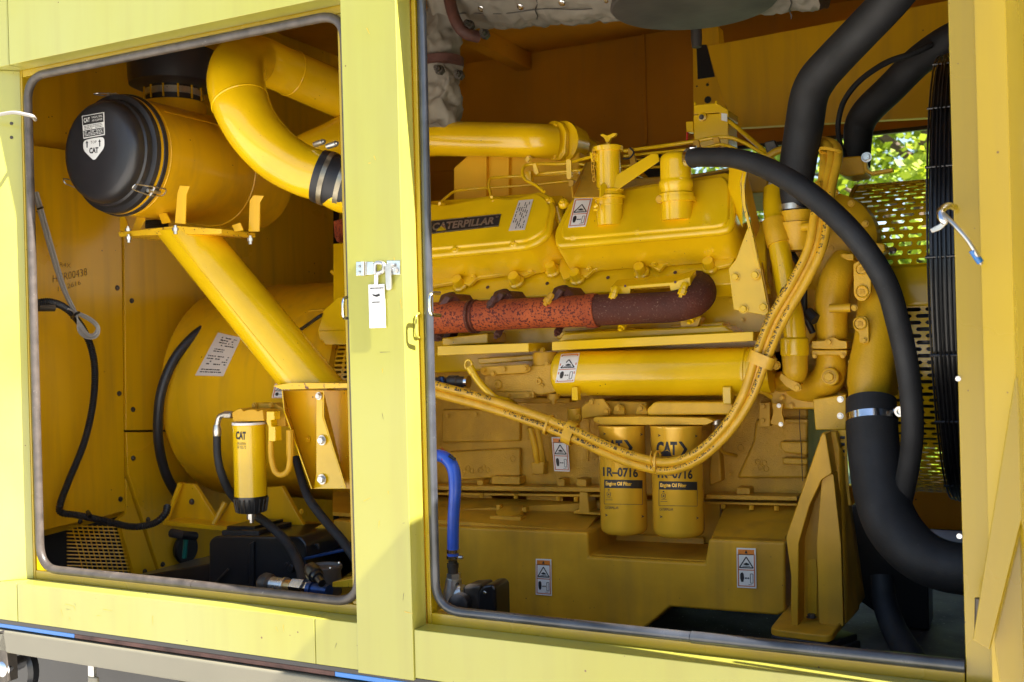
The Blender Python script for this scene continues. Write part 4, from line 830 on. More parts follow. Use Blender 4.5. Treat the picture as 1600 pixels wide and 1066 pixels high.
for x, y, r in ((778, 601, 8), (842, 596, 6), (848, 602, 3)):
    h = P(x, y, .624); MB().lathe(h, (0, -1, 0), [(0, r*mpp(h)), (.004, r*.8*mpp(h)), (.004, r*.4*mpp(h)), (.001, r*.35*mpp(h))], 14).build('casting_boss', 'cast', oc)
vtube(865, 631, 615, .65, [(0, 4), (.3, 4), (.3, 7), (.45, 7), (.45, 10), (1, 10)], 'drain_fitting', 'dull', oc, 12)
epp('cooler_support', [(745, 560), (850, 553), (850, 562), (748, 570)], .70, .08, 'bright', .004, oc); epp('rear_pipe', [(800, 620), (890, 622), (890, 630), (800, 630)], .70, .05, 'dull', .004, oc)
dp = thing('dipstick_tube', 'thin curved yellow dipstick tube with ring end left of the oil cooler', 'dipstick tube', P(760, 640, .6))
p_, r_ = rpath([(736, 577, .58), (745, 592, .58), (758, 608, .58), (775, 622, .59), (795, 627, .62), (812, 640, .68), (820, 660, .72)], [5.5, 5.5, 5.5, 5.5, 5, 4, 3]); MB().tube(p_, r_, 12).build('tube_body', 'bright', dp)
h = P(732, 570, .58); MB().tube([h+V3((math.cos(a/12*6.283)*.010, 0, math.sin(a/12*6.283)*.012)) for a in range(12)], .003, 8, closed=True).build('ring_end', 'bright', dp)
MB().tube([P(734, 574, .58), P(739, 583, .58)], .011, 12).build('tube_collar', 'bright', dp)
sf = thing('steel_fitting', 'dark steel threaded hose fitting left of the oil cooler', 'fitting', P(710, 600, .6))
a, b = P(676, 597, .62), P(748, 597, .62); d = (b-a).normalized()
MB().lathe(a, d, [(0, .012), (.02, .012), (.02, .015), (.03, .015), (.032, .012), (.05, .012), (.05, .017), (.075, .017), (.078, .014), (.10, .014)], 18).build('fitting_body', 'darkst', sf); MB().lathe(a+d*.098, d, [(0, .016), (.008, .016)], 12).build('chrome_nut', 'chrome', sf)
MB().tube([P(690, 590, .60), P(694, 604, .6)], .006, 8).build('blue_lever', 'blued', sf); MB().tube([P(716, 606, .6), P(722, 616, .6)], .007, 8).build('side_plug', 'blued', sf)
# ---- block front details
BY = .795
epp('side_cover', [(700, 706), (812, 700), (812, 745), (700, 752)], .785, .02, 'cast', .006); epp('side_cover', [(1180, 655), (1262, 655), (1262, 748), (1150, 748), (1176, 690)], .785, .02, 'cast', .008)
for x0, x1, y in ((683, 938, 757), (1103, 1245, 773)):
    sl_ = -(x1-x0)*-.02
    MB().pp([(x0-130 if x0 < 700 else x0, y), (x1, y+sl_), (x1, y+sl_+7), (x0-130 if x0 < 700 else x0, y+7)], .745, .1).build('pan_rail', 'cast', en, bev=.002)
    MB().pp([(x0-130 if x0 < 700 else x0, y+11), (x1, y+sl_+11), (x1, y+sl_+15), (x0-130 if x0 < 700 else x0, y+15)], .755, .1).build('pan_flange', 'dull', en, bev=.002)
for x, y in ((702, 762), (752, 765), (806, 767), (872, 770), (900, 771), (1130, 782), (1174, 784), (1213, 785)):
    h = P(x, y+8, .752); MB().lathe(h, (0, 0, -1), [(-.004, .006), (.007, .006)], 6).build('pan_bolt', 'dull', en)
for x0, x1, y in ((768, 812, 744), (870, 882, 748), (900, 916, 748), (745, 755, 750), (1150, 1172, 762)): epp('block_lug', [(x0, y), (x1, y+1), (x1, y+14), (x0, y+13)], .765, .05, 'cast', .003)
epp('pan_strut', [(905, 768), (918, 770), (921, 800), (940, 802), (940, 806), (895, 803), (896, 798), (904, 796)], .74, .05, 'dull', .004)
for cx, cy in ((731, 735), (756, 734)):
    for k in range(3):
        h = P(cx-6+6*k, cy-2+(3 if k != 1 else -1), .784); MB().tube([h+V3((math.cos(a/10*6.283)*.0058, 0, math.sin(a/10*6.283)*.0075)) for a in range(10)], .0012, 6, closed=True).build('cast_mark', 'cast', en)
for k, (cx, cy) in enumerate(((1184, 722), (1194, 724), (1188, 731), (1197, 733))):
    h = P(cx, cy, .784); MB().tube([h+V3((math.cos(a/10*6.283)*.006, 0, math.sin(a/10*6.283)*.006)) for a in range(10)], .0014, 6, closed=True).build('cast_mark', 'cast', en)
for x, y in ((801, 717), (1157, 700)):
    h = P(x, y, .784); MB().tube([h+V3((math.cos(a/12*6.283)*.007, 0, math.sin(a/12*6.283)*.008)) for a in range(12)], .0011, 6, closed=True).build('cast_ring', 'cast', en)
epp('block_rib', [(1218, 655), (1262, 655), (1262, 662), (1218, 662)], .775, .02, 'cast', .003); epp('block_rib', [(1218, 690), (1262, 690), (1262, 712), (1225, 708), (1218, 700)], .765, .03, 'cast', .006); epp('block_rib', [(1222, 715), (1262, 717), (1262, 727), (1222, 726)], .765, .03, 'cast', .005)
MB().tube([P(1250, 628, .762), P(1249, 662, .762), P(1252, 700, .762), P(1254, 752, .762)], .0010, 6).build('gasket_line', 'inkf', en)
hs = [(828, 668, .74), (834, 690, .75), (838, 712, .76), (840, 722, .77)]
hose('branch_hose', hs, 5, 'hosey', en); hose('branch_hose', [(838, 666, .745), (844, 690, .755), (847, 712, .765), (848, 722, .775)], 4.5, 'dull', en); epp('hose_boss', [(829, 722), (850, 722), (849, 742), (831, 742)], .765, .03, 'cast', .004)
MB().tube([P(920, 650, .78), P(918, 720, .78)], .004, 8).build('cast_rib', 'cast', en)
epp('pipe_bracket', [(1186, 629), (1203, 629), (1203, 667), (1186, 667)], .70, .03, 'dull', .003, fil=2); epp('pipe_bracket', [(1206, 630), (1224, 631), (1222, 645), (1226, 660), (1222, 670), (1212, 665), (1203, 662), (1208, 645)], .69, .008, 'dull', .002, fil=2)
for x, y in ((1193, 635), (1192, 657)): bolt(en, x, y, .699, 5, 'dull')
for x, y in ((1217, 634), (1220, 663)): bolt(en, x, y, .689, 3.5, 'steel')
# ---- small castings, bolts and lines
for x, y in ((1205, 602), (1222, 622), (1262, 620), (1290, 612), (1275, 636), (1236, 634), (1330, 566), (1386, 560), (1384, 610)): bolt(en, x, y, .66 if x > 1300 else .715, 5, 'castb')
for x, y in ((1280, 392), (1300, 388), (1320, 398), (1340, 372), (1352, 350), (1330, 318), (1305, 300)): bolt(en, x, y, .775, 5.5, 'castb')
epp('casting_rib', [(1192, 500), (1212, 498), (1214, 512), (1194, 514)], .74, .06, 'castb', .005); epp('casting_rib', [(1252, 495), (1272, 492), (1278, 520), (1262, 540), (1254, 530)], .74, .06, 'castb', .006)
epp('casting_rib', [(1195, 488), (1238, 486), (1238, 498), (1196, 499)], .70, .05, 'castb', .004)
for x in (900, 1000, 1075): epp('intercooler_foot', [(x, 548), (x+26, 547), (x+24, 554), (x+2, 555)], .68, .05, 'bright', .003)
for x, y in ((905, 528), (1010, 520), (1100, 512), (1160, 500), (1172, 468)): bolt(en, x, y, .70 if y > 505 else .756, 4.5, 'bright')
hose('sensor_lead', [(1228, 378, .74), (1240, 400, .72), (1252, 420, .70), (1256, 450, .70), (1258, 490, .70), (1270, 520, .71)], 5, 'rubber', en)
MB().tube([P(1246, 470, .70)+V3((math.cos(a/12*6.283)*.010, 0, math.sin(a/12*6.283)*.022)) for a in range(12)], .0025, 8, closed=True).build('steel_ring', 'steel', en)
hose('rubber_plug', [(1225, 455, .62), (1236, 462, .61)], 9, 'rubber', en); hose('connector_boot', [(1262, 488, .68), (1275, 500, .67)], 9, 'rubber', en)
for k in range(9):
    h = P(700+k*23, 590-k*.4, .79); 
epp('side_pad', [(690, 640), (800, 640), (812, 650), (812, 690), (690, 692)], .788, .02, 'cast', .006)
for x, y in ((700, 650), (745, 648), (795, 652), (1130, 690), (1140, 740), (1118, 720)): bolt(en, x, y, .785, 4, 'cast')
epp('block_rib', [(940, 640), (950, 640), (952, 760), (938, 760)], .77, .04, 'cast', .005); epp('block_rib', [(1110, 660), (1122, 664), (1128, 752), (1108, 760)], .77, .04, 'cast', .005)
for x in range(700, 925, 45): epp('head_rib', [(x, 452), (x+5, 452), (x+5, 470), (x, 471)], .752, .02, 'bright', .002)
pipe([(1205, 620, .66), (1190, 612, .64), (1168, 612, .63), (1150, 618, .64)], 4, 'bypass_pipe', 'castb'); pipe([(1120, 672, .64), (1121, 690, .65), (1130, 706, .70), (1150, 712, .76)], 3, 'drain_pipe', 'dull')
pipe([(905, 256, .80), (940, 262, .82), (990, 258, .86), (1030, 250, .86)], 2.4); pipe([(905, 266, .80), (945, 270, .84), (1000, 266, .88)], 2.2)
# ---- oil pan
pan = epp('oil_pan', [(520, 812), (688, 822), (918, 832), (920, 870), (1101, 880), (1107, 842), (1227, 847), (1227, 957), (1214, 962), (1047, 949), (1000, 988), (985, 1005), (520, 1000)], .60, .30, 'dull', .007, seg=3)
def quad(name, pts, mat, th=(0, 0, -.01), bev=0): return MB().prism([P(*p) for p in pts], th).build(name, mat, en, bev=bev)
zt = P(918, 834, .62).z; 
quad('pan_shoulder', [(520, 800, .625), (915, 830, .625), (938, 800, .80), (938, 779, .80), (520, 764, .80)], 'dull'); quad('pan_shoulder', [(1112, 840, .625), (1225, 845, .625), (1247, 800, .80), (1247, 790, .80), (1135, 785, .80)], 'dull')
MB().pp([(925, 780), (1125, 785), (1125, 900), (925, 895)], .80, .02).build('notch_back', 'dull', en, bev=.003)
quad('notch_floor', [(922, 866, .62), (1103, 876, .62), (1118, 850, .79), (935, 842, .79)], 'dull')
quad('notch_ledge', [(945, 852, .78), (1100, 858, .78), (1100, 840, .785), (945, 834, .785)], 'dull', (0, .01, 0), .003)
h = P(797, 800, .70); k = mpp(h)
MB().lathe(h, (0, -.25, 1), [(-.006, 22*k), (.004, 22*k), (.006, 18*k)], 28).build('inspection_cap', 'dull', en); epp('cap_lug', [(766, 806), (814, 808), (813, 815), (764, 812)], .66, .03, 'dull', .002); epp('cap_lug', [(775, 789), (781, 789), (781, 800), (775, 800)], .70, .02, 'dull', .002); epp('cap_lug', [(815, 793), (822, 793), (822, 801), (815, 801)], .70, .02, 'dull', .002)
warn(en, [(837.5, 873), (861.5, 874), (862.5, 931), (837.5, 929)], .597, label='warning label on the left part of the oil pan')
warn(en, [(1151, 856), (1181, 857), (1182, 919.5), (1152, 918)], .597, label='warning label on the right part of the oil pan')
warn(en, [(862, 683), (887, 683.5), (890.5, 737), (866.5, 736)], .782, label='warning label on the engine block')
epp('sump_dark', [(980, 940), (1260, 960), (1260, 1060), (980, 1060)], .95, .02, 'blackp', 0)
# ---- oil filters
fhd = thing('filter_head', 'yellow cast oil filter head with bolted plates under the oil cooler', 'filter head', P(1020, 655, .66))
epp('base_plate', [(928, 652), (1000, 651), (1104, 653), (1116, 658), (1104, 664), (940, 664), (926, 658)], .60, .12, 'castb', .004, fhd, fil=3)
epp('gallery_casting', [(1010, 640), (1022, 628), (1145, 628), (1145, 648), (1012, 650)], .62, .10, 'castb', .006, fhd, fil=4); epp('gallery_casting', [(905, 640), (915, 626), (1010, 628), (1012, 649), (910, 655)], .66, .1, 'dull', .006, fhd, fil=4)
epp('cover_plate', [(908, 636), (925, 624), (942, 623), (954, 640), (952, 649), (925, 652), (908, 655)], .63, .01, 'dull', .003, fhd, fil=3)
epp('ear_plate', [(957, 648), (960, 635), (966, 631), (974, 636), (976, 648)], .64, .01, 'castb', .003, fhd, fil=3); epp('ear_plate', [(993, 648), (996, 635), (1001, 631), (1008, 636), (1013, 648)], .64, .01, 'castb', .003, fhd, fil=3)
for x, y in ((925, 628), (948, 643), (903, 652), (966, 638), (1001, 638)): bolt(fhd, x, y, .629, 5.5, 'dull')
vtube(898, 662, 638, .64, [(0, 8), (.2, 11), (1, 11)], 'sensor_body', 'dull', fhd); vtube(1120, 672, 656, .64, [(0, 2.5), (.3, 4), (.5, 6), (.55, 7), (1, 7)], 'drain_plug', 'steel', fhd, 10)
def oilf(cx, top, bot, rpx, lbl, full):
    Y = .63; b = P(cx, bot, Y); k = mpp(b); H_ = P(cx, top, Y).z-b.z; r = rpx*k
    t = thing('oil_filter', lbl, 'oil filter', b, 'spin-on oil filters under the oil cooler')
    MB().lathe(b, (0, 0, 1), [(0, r*.3), (0, r*.72), (.002, r*.86), (.008, r*.97), (.016, r), (H_-.008, r), (H_-.004, r*1.03), (H_-.001, r*1.03), (H_, r*.99)], 64).build('filter_can', 'filter', t)
    c_ = Cy(b, (0, 0, 1), r)
    # print: coordinates in pixels relative to the right filter
    ox = cx-1061.; oy = 0 if full else -2.5
    def S(x0, y0, x1, y1, tilt=3): 
        return Sheet([(x0+ox, y0+oy), (x1+ox, y0+oy+tilt), (x1+ox, y1+oy+tilt), (x0+ox, y1+oy)], c_, .0005)
    s = S(1026, 690, 1058, 712, 0); s.text('CAT', 0, 0, 1, 1, 'ink', 1, .05); s.poly([(.18, 1.0), (.52, .55), (.84, 1.0)], 'filter', 2); s.poly([(.24, 1.05), (.52, .66), (.78, 1.05)], 'ink', 3); s.build('logo_print', t)
    s = S(1040, 690, 1074, 717, 0); s.poly([(.58, .0), (.74, 0), (1, .45), (.8, .88), (.66, .88), (.84, .45)], 'ink', 1); s.poly([(.05, .92), (.5, .92), (.45, 1.05), (.3, 1.05)], 'ink', 1); s.build('arrow_print', t)
    s = S(1028, 732, 1082, 747, 2); s.text('1R–0716', 0, 0, 1, 1, 'ink', 1, .035); s.build('part_number', t)
    s = S(1030, 752, 1089, 765, 1); s.rect(0, 0, 1, 1, 'ink', 1, 10); s.text('Engine Oil Filter', .04, .22, .72, .82, 'filter', 2, .022); s.build('name_band', t)
    s = S(1030, 765, 1089, 790, 1); s.line([(0, 0), (0, 1)], .012, 'inkf'); s.line([(1, 0), (1, 1)], .012, 'inkf')
    for i in range(10): s.line([(i/10, 1), ((i+1)/10, 1)], .03, 'inkf')
    s.line([(.08, .5), (.07, .3), (.12, .22), (.17, .3), (.16, .5), (.13, .58), (.08, .5)], .014, 'ink'); s.line([(.10, .12), (.14, .12)], .07, 'ink'); s.poly([(.12, .3), (.14, .42), (.12, .47), (.10, .42)], 'ink'); s.line([(.04, .74), (.22, .74)], .03, 'ink'); s.line([(.06, .62), (.2, .62)], .02, 'ink')
    s.build('symbol_box', t)
    s = S(1031, 794, 1052, 798, 0); s.text('CATERPILLAR', 0, 0, 1, 1, 'ink', 1, .01); s.build('maker_print', t)
    for x, y in ((1028, 678), (1085, 679), (1031, 805), (1087, 807)):
        s = S(x, y, x+5, y+5, 0); s.poly([(0, 0), (1, .5), (0, 1), (.3, .5)], 'inkf'); s.build('index_mark', t)
    return t
oilf(975.5, 664, 832.5, 36.5, 'left gold oil filter canister partly covered by yellow hoses', False)
oilf(1061, 664, 836.5, 40, 'right gold oil filter canister with hoses crossing its emblem', True)
# ---- engine front (right end)
lb = thing('lifting_bracket', 'yellow folded sheet bracket with four bolts right of the valve covers', 'bracket', P(1170, 490, .62))
MB().prism([P(1138, 420, .60), P(1150, 405, .60), P(1168, 355, .62), P(1181, 380, .62), P(1188, 420, .60), P(1201, 488, .60), P(1196, 493, .60), P(1146, 484, .60)], (0, .006, 0)).build('bolted_plate', 'bright', lb, bev=.002)
MB().prism([P(1139, 260, .66), P(1165, 254, .63), P(1160, 300, .62), P(1160, 357, .62), P(1170, 350, .62), P(1160, 358, .62), P(1137, 305, .66)], (0, .004, 0)).build('upper_wing', 'bright', lb, bev=.001) if False else None
MB().prism([P(1139, 261, .67), P(1164, 254, .63), P(1157, 287, .63), P(1160, 325, .63), P(1160, 356, .63), P(1137, 306, .67)], (0, .004, 0)).build('upper_wing', 'bright', lb, bev=.001)
MB().prism([P(1164, 254, .63), P(1158, 285, .62), P(1160, 320, .615), P(1172, 370, .61), P(1182, 420, .605), P(1187, 420, .605), P(1177, 370, .61), P(1165, 320, .615), P(1163, 290, .62), P(1168, 258, .63)], (0, .004, 0)).build('folded_edge', 'bright', lb, bev=.001)
MB().prism([P(1165, 256, .64), P(1187, 355, .68), P(1180, 372, .66), P(1164, 310, .64)], (0, .004, 0)).build('rear_wing', 'dull', lb, bev=.001)
MB().prism([P(1189, 420, .605), P(1202, 488, .605), P(1200, 480, .70), P(1190, 410, .70)], (.003, 0, 0)).build('side_fold', 'dull', lb, bev=.001)
for x, y in ((1149, 433), (1180, 430), (1162, 483), (1193, 480)): bolt(lb, x, y, .598, 7.5, 'bright')
for x, y in ((1132, 446), (1144, 470)): bolt(en, x, y, .757, 7, 'bright')
cp = thing('coolant_pipe', 'long yellow coolant pipe with sleeve joints left of the hose bundle', 'pipe', P(1243, 610, .62))
p_, r_ = rpath([(1208, 296, .72), (1208, 322, .70), (1213, 360, .68), (1222, 410, .66), (1231, 460, .65), (1239, 500, .64), (1243, 535, .64), (1243, 560, .64)], [15, 15.5, 16, 16.5, 17, 17.5, 17, 17], 8); MB().tube(p_, r_, 36).build('pipe_body', 'bright', cp)
p_, r_ = rpath([(1210, 345, .685), (1214, 366, .675), (1218, 382, .67)], [19, 19.5, 19]); MB().tube(p_, r_, 36).build('pipe_sleeve', 'castb', cp)
vtube(1242, 556, 527, .64, [(0, 20.5), (.1, 22), (.9, 21.5), (1, 18)], 'lower_sleeve', 'bright', cp)
p_, r_ = rpath([(1242, 555, .64), (1242, 580, .64), (1236, 592, .66), (1220, 597, .72)], [20, 19, 17, 16]); MB().tube(p_, r_, 36).build('elbow_casting', 'castb', cp)
epp('elbow_flange', [(1220, 583), (1230, 590), (1250, 600), (1252, 608), (1244, 613), (1228, 604), (1218, 592)], .62, .012, 'castb', .003, cp, fil=2); bolt(cp, 1246, 606, .619, 6, 'castb'); bolt(cp, 1213, 571, .63, 7, 'castb')
wp = thing('water_pump', 'yellow cast water pump with flanges and large plugs at the engine front', 'water pump', P(1300, 640, .7))
epp('pump_back', [(1190, 380), (1330, 360), (1370, 420), (1372, 640), (1262, 640), (1200, 600)], .80, .3, 'castb', .01, wp)
epp('gear_cover', [(1200, 596), (1290, 600), (1330, 620), (1330, 640), (1205, 640)], .72, .1, 'castb', .006, wp)
p_, r_ = rpath([(1320, 405, .74), (1308, 430, .71), (1300, 465, .70), (1300, 500, .70), (1301, 530, .70)], [20, 24, 26, 24, 23], 8); MB().tube(p_, r_, 40).build('thermostat_elbow', 'castb', wp)
epp('upper_lug', [(1313, 396), (1334, 396), (1334, 407), (1314, 407)], .70, .05, 'castb', .003, wp)
m = epp('flange_pair', [(1268, 533), (1288, 532), (1296, 527), (1304, 527), (1312, 532), (1323, 533), (1324, 545), (1300, 546), (1268, 545)], .655, .06, 'castb', .003, wp, fil=2); epp('flange_pair', [(1267, 547), (1324, 547), (1323, 556), (1268, 555)], .658, .06, 'castb', .003, wp)
bolt(wp, 1295, 535, .653, 6, 'castb'); bolt(wp, 1273, 556, .655, 4, 'castb'); bolt(wp, 1317, 556, .655, 4, 'castb')
p_, r_ = rpath([(1298, 552, .70), (1298, 575, .70), (1290, 595, .71), (1270, 605, .73), (1240, 608, .75)], [22, 24, 26, 24, 22], 8); MB().tube(p_, r_, 40).build('inlet_elbow', 'castb', wp)
h = P(1296, 589, .655); k = mpp(h); MB().lathe(h+V3((0, .03, 0)), (0, -1, 0), [(0, 16*k), (.03, 14*k), (.032, 12*k), (.032, 10*k), (.028, 9.5*k)], 28).build('plug_boss', 'castb', wp); bolt(wp, 1296, 589, .652, 9.5, 'castb')
MB().tube([P(1273, 470, .66), P(1273, 560, .66)], .003, 6).build('cast_seam', 'castb', wp) if False else None
m = MB(); m.tube([P(1296, 482, .635), P(1329, 481, .635)], .0095, 20); m.build('sensor_stub', 'castb', wp); bolt(wp, 1335, 481, .628, 5, 'castb')
def link(q, holes, Y=.63):
    o = epp('link_plate', q, Y, .012, 'castb', .002, wp, fil=4)
    for x, y, r in holes:
        h = P(x, y, Y-.001); k = mpp(h); MB().lathe(h, (0, -1, 0), [(-.001, r*k), (.004, r*k), (.005, r*.88*k), (.0015, r*.8*k), (.0015, r*.55*k)], 24).build('plug_ring', 'castb', wp)
        MB().lathe(h, (.1, -1, 0), [(0, r*.5*k), (.004, r*.45*k)], 4).build('square_socket', 'dull', wp)
link([(1333, 412), (1342, 407), (1354, 412), (1361, 430), (1361, 458), (1352, 470), (1342, 471), (1334, 462)], ((1346, 421, 9), (1347, 456, 10)))
link([(1332, 500), (1340, 494), (1352, 494), (1357, 502), (1358, 536), (1342, 536), (1342, 520), (1334, 514)], ((1344, 506, 10), ), .605)
bolt(wp, 1350, 532, .604, 5, 'castb')
p_, r_ = rpath([(1348, 400, .80), (1364, 430, .76), (1372, 470, .70), (1368, 530, .66), (1360, 580, .64), (1360, 622, .64)], [20, 28, 31, 32, 34, 33], 10); MB().tube(p_, r_, 48).build('outlet_casting', 'castb', wp)
epp('front_casting', [(1330, 560), (1346, 545), (1395, 540), (1396, 622), (1330, 622), (1322, 600)], .64, .08, 'castb', .012, wp, fil=5)
h = P(1290, 378, .80); k = mpp(h)
MB().lathe(h, (0, -1, 0), [(-.05, 79*k), (.0, 77*k), (.02, 62*k), (.03, 40*k)], 56).build('fan_drive_housing', 'castb', wp)
epp('housing_lip', [(1355, 378), (1382, 380), (1384, 392), (1360, 405)], .74, .06, 'castb', .005, wp)
epp('mounting_plate', [(1270, 624), (1322, 616), (1322, 672), (1274, 672)], .66, .03, 'castb', .003, wp)
for y in (624, 650): bolt(wp, 1313, y, .658, 5, 'steel')
for x, y in ((1255, 395), (1238, 415), (1258, 430), (1237, 455)): bolt(wp, x, y, .79, 6, 'castb')
epp('upper_casting', [(1190, 375), (1230, 372), (1262, 385), (1262, 470), (1215, 490), (1192, 470)], .84, .1, 'castb', .01, wp)
vtube(1248, 392, 330, .70, [(0, 22), (.3, 30), (.7, 32), (.72, 27), (1, 27)], 'pipe_neck', 'castb', wp)
MB().tube([P(1255, 355, .64), P(1280, 353, .62)], .010, 16).build('neck_stub', 'castb', wp); 
# turbo-side linkage and governor box
gb = thing('governor_box', 'small yellow valve block standing behind the breather', 'valve block', P(1110, 232, .95))
epp('block_body', [(1083, 180), (1125, 177), (1138, 185), (1138, 228), (1126, 232), (1084, 232)], .95, .09, 'bright', .003, gb); epp('block_cap', [(1084, 164), (1120, 161), (1138, 172), (1138, 184), (1122, 176), (1084, 179)], .945, .10, 'bright', .002, gb)
MB().lathe(P(1098, 183, .949), (0, -1, 0), [(0, .012), (.006, .011), (.008, .006)], 16).build('port_boss', 'bright', gb); bolt(gb, 1096, 183, .938, 4, 'darkst', 'screw'); epp('side_port', [(1071, 190), (1083, 189), (1083, 207), (1072, 206)], .96, .03, 'bright', .003, gb)
epp('data_plate', [(1127, 177), (1136, 178), (1136, 190), (1127, 188)], .944, .002, 'white', 0, gb); MB().tube([P(1074, 207, .97), P(1073, 222, .97)], .003, 6).build('red_wire', 'redi', gb)
MB().tube([P(1086, 166, .945), P(1086, 160, .945)], .003, 6).build('seal_screw', 'bright', gb); MB().tube([P(1119, 163, .945), P(1119, 158, .945)], .003, 6).build('seal_screw', 'bright', gb)
lk = thing('linkage_rods', 'thin yellow control rods and fuel pipes crossing behind the breather', 'rods', P(1100, 240, .85))
for q, r in (([(975, 236, .86), (1030, 229, .86), (1085, 221, .86), (1130, 214, .86), (1160, 222, .86), (1200, 245, .84), (1225, 262, .82)], 3), ([(975, 244, .88), (1080, 233, .88)], 2.4), ([(1100, 232, .84), (1130, 226, .84), (1165, 240, .83), (1240, 268, .80)], 2.4), ([(1140, 190, .95), (1170, 215, .93), (1205, 245, .9)], 3.4), ([(1010, 262, .9), (1140, 255, .9)], 2.2), ([(985, 250, .95), (1150, 243, .95)], 1.6)):
    hose('control_rod', q, r, 'bright', lk, 6, 10)
for q in ([(980, 232), (988, 230), (996, 262), (986, 264)], [(1113, 215), (1122, 213), (1127, 228), (1117, 232)], [(1082, 220), (1091, 218), (1094, 230), (1084, 231)]): epp('rod_clip', q, .85, .01, 'dull', .002, lk)
hose('black_wire', [(973, 248, .84), (984, 247, .84), (990, 238, .84), (984, 231, .84)], 1.3, 'rubber', lk)
epp('clevis', [(1193, 222), (1210, 218), (1218, 236), (1200, 248)], .86, .02, 'darkst', .004, lk); hose('swivel_pipe', [(1200, 245, .84), (1215, 236, .84), (1240, 230, .84), (1275, 222, .86)], 6, 'castb', lk)
# ---- yellow hose bundle
hb = thing('hose_bundle', 'bundle of three yellow hoses with black print sweeping under the filters', 'hoses', P(1040, 735, .52))
def bund(dx, dy, dY, k=1.):
    base = [(620, 592, .60), (683, 609, .58), (760, 630, .57), (830, 653, .56), (893, 677, .55), (950, 704, .545), (1000, 722, .54), (1045, 729, .535), (1090, 713, .53), (1135, 672, .53), (1168, 620, .53), (1190, 560, .53), (1215, 500, .54), (1250, 440, .55), (1274, 390, .56), (1284, 340, .58), (1290, 290, .62), (1300, 245, .66), (1292, 225, .72), (1262, 218, .80)]
    out = []
    for i, (x, y, Y) in enumerate(base):
        t = i/(len(base)-1); ph = 1 if i < 8 else max(0, 1-(i-7)/5)
        out.append((x+dx*(1-ph), y+dy*ph, Y+dY))
    return out
paint_print = []
for i, (dx, dy, dY, r) in enumerate(((-12, -6.5, 0, 6.9), (10, 6.5, .004, 6.9), (-1, 1, .010, 6.4))):
    q = bund(dx, dy, dY)
    if i == 0: q = q[:-3]+[(1281, 300, .63), (1288, 250, .68), (1280, 222, .80)]
    hose('yellow_hose', q, r, 'hosey', hb, 10, 18)
    # black print flaking along the hose
    if i == 2: continue
    p_, r_ = rpath(q, r, 30); m = MB(); last = None
    rng = random.Random(i); 
    for j in range(2, len(p_)-100):
        if math.sin(j*.055+i*2) < -.35 or rng.random() < .12: continue
        d = (p_[j+1]-p_[j]).normalized(); v = (V3((0, -1, .25))-d*d.dot(V3((0, -1, .25)))).normalized(); sd = d.cross(v).normalized()
        if sd.z < 0: sd = -sd
        for a in (-.35, -.05, .25):
            if rng.random() < .42: continue
            a += .25; a2 = a+rng.uniform(.22, .5); l = rng.uniform(.4, 1.3)
            f_ = lambda a, w_: p_[j]+(p_[j+1]-p_[j])*w_+(v*math.cos(a)+sd*math.sin(a))*(r_[j]*1.015)
            m.add([f_(a, 0), f_(a, l), f_(a2, l*rng.uniform(.5, 1)), f_(a2, rng.uniform(0, .3))], [(0, 1, 2, 3)])
    o = m.build('hose_print', 'ink', hb, smooth=False); o['kind'] = 'stuff'
def band(x, y, Y, ax, wdt, rx, rz, mat='hosey', nm='hose_clamp'):
    """flat band round the bundle"""
    c = P(x, y, Y); ax = V3(ax).normalized(); sd = ax.cross(V3((0, -1, 0))).normalized(); dd = sd.cross(ax).normalized(); m = MB(); vs = []; N = 28
    for t in (-.5, .5):
        for q in (1., .86):
            for k in range(N):
                a = 2*math.pi*k/N; e = lambda z: math.copysign(abs(z)**.75, z)
                vs.append(c+ax*wdt*t+sd*e(math.cos(a))*rx*q+dd*e(math.sin(a))*rz*q)
    fs = []
    for k in range(N):
        l = (k+1) % N; fs += [(k, l, 2*N+l, 2*N+k), (N+k, 3*N+k, 3*N+l, N+l), (k, N+k, N+l, l), (2*N+k, 2*N+l, 3*N+l, 3*N+k)]
    m.add(vs, fs); return m.build(nm, mat, hb)
band(891, 677, .56, (.93, 0, -.37), .024, .028, .021); band(1190, 562, .537, (.4, 0, .92), .026, .029, .021)
band(857, 664, .56, (.93, 0, -.37), .006, .025, .018, nm='cable_tie'); band(1027, 722, .545, (1, 0, -.05), .004, .026, .022, nm='cable_tie'); band(1283, 335, .59, (.05, 0, 1), .005, .022, .018, nm='cable_tie'); band(1298, 238, .67, (.3, .3, 1), .006, .026, .018, nm='cable_tie')
MB().tube(path([(1018, 705, .53), (1016, 716, .525), (1020, 732, .53), (1028, 742, .53)], 5), .0012, 6).build('tie_tail', 'hosey', hb)
bh = tag(hose('coolant_hose', [(1078, 246, .60), (1110, 246, .56), (1150, 248, .52), (1200, 264, .48), (1255, 296, .44), (1310, 342, .42), (1352, 390, .41), (1385, 445, .41), (1403, 505, .42), (1417, 570, .43), (1425, 640, .44), (1424, 700, .46), (1412, 770, .50), (1400, 820, .55)], [15, 15, 15.5, 17, 18, 18.2, 18.2, 18.2, 18, 17.6, 17, 16.5, 16, 15], 'hoseb', None, 10, 32), 'long black hose arching from the breather down past the belt guard', 'hose')
hc = thing('hose_clip', 'bright steel screw clip holding the black hose to the breather', 'hose clamp', P(1083, 262, .6))
a, b = P(1079, 246, .60), P(1090, 246, .585); d = (b-a).normalized(); k = 15.5*mpp(a); MB().lathe(a, d, [(0, k), (0, k*1.07), (.012, k*1.07), (.012, k)], 36).build('clip_band', 'chrome', hc); MB().tube([P(1079, 231, .585), P(1088, 231, .585)], .005, 8).build('clip_screw', 'chrome', hc)
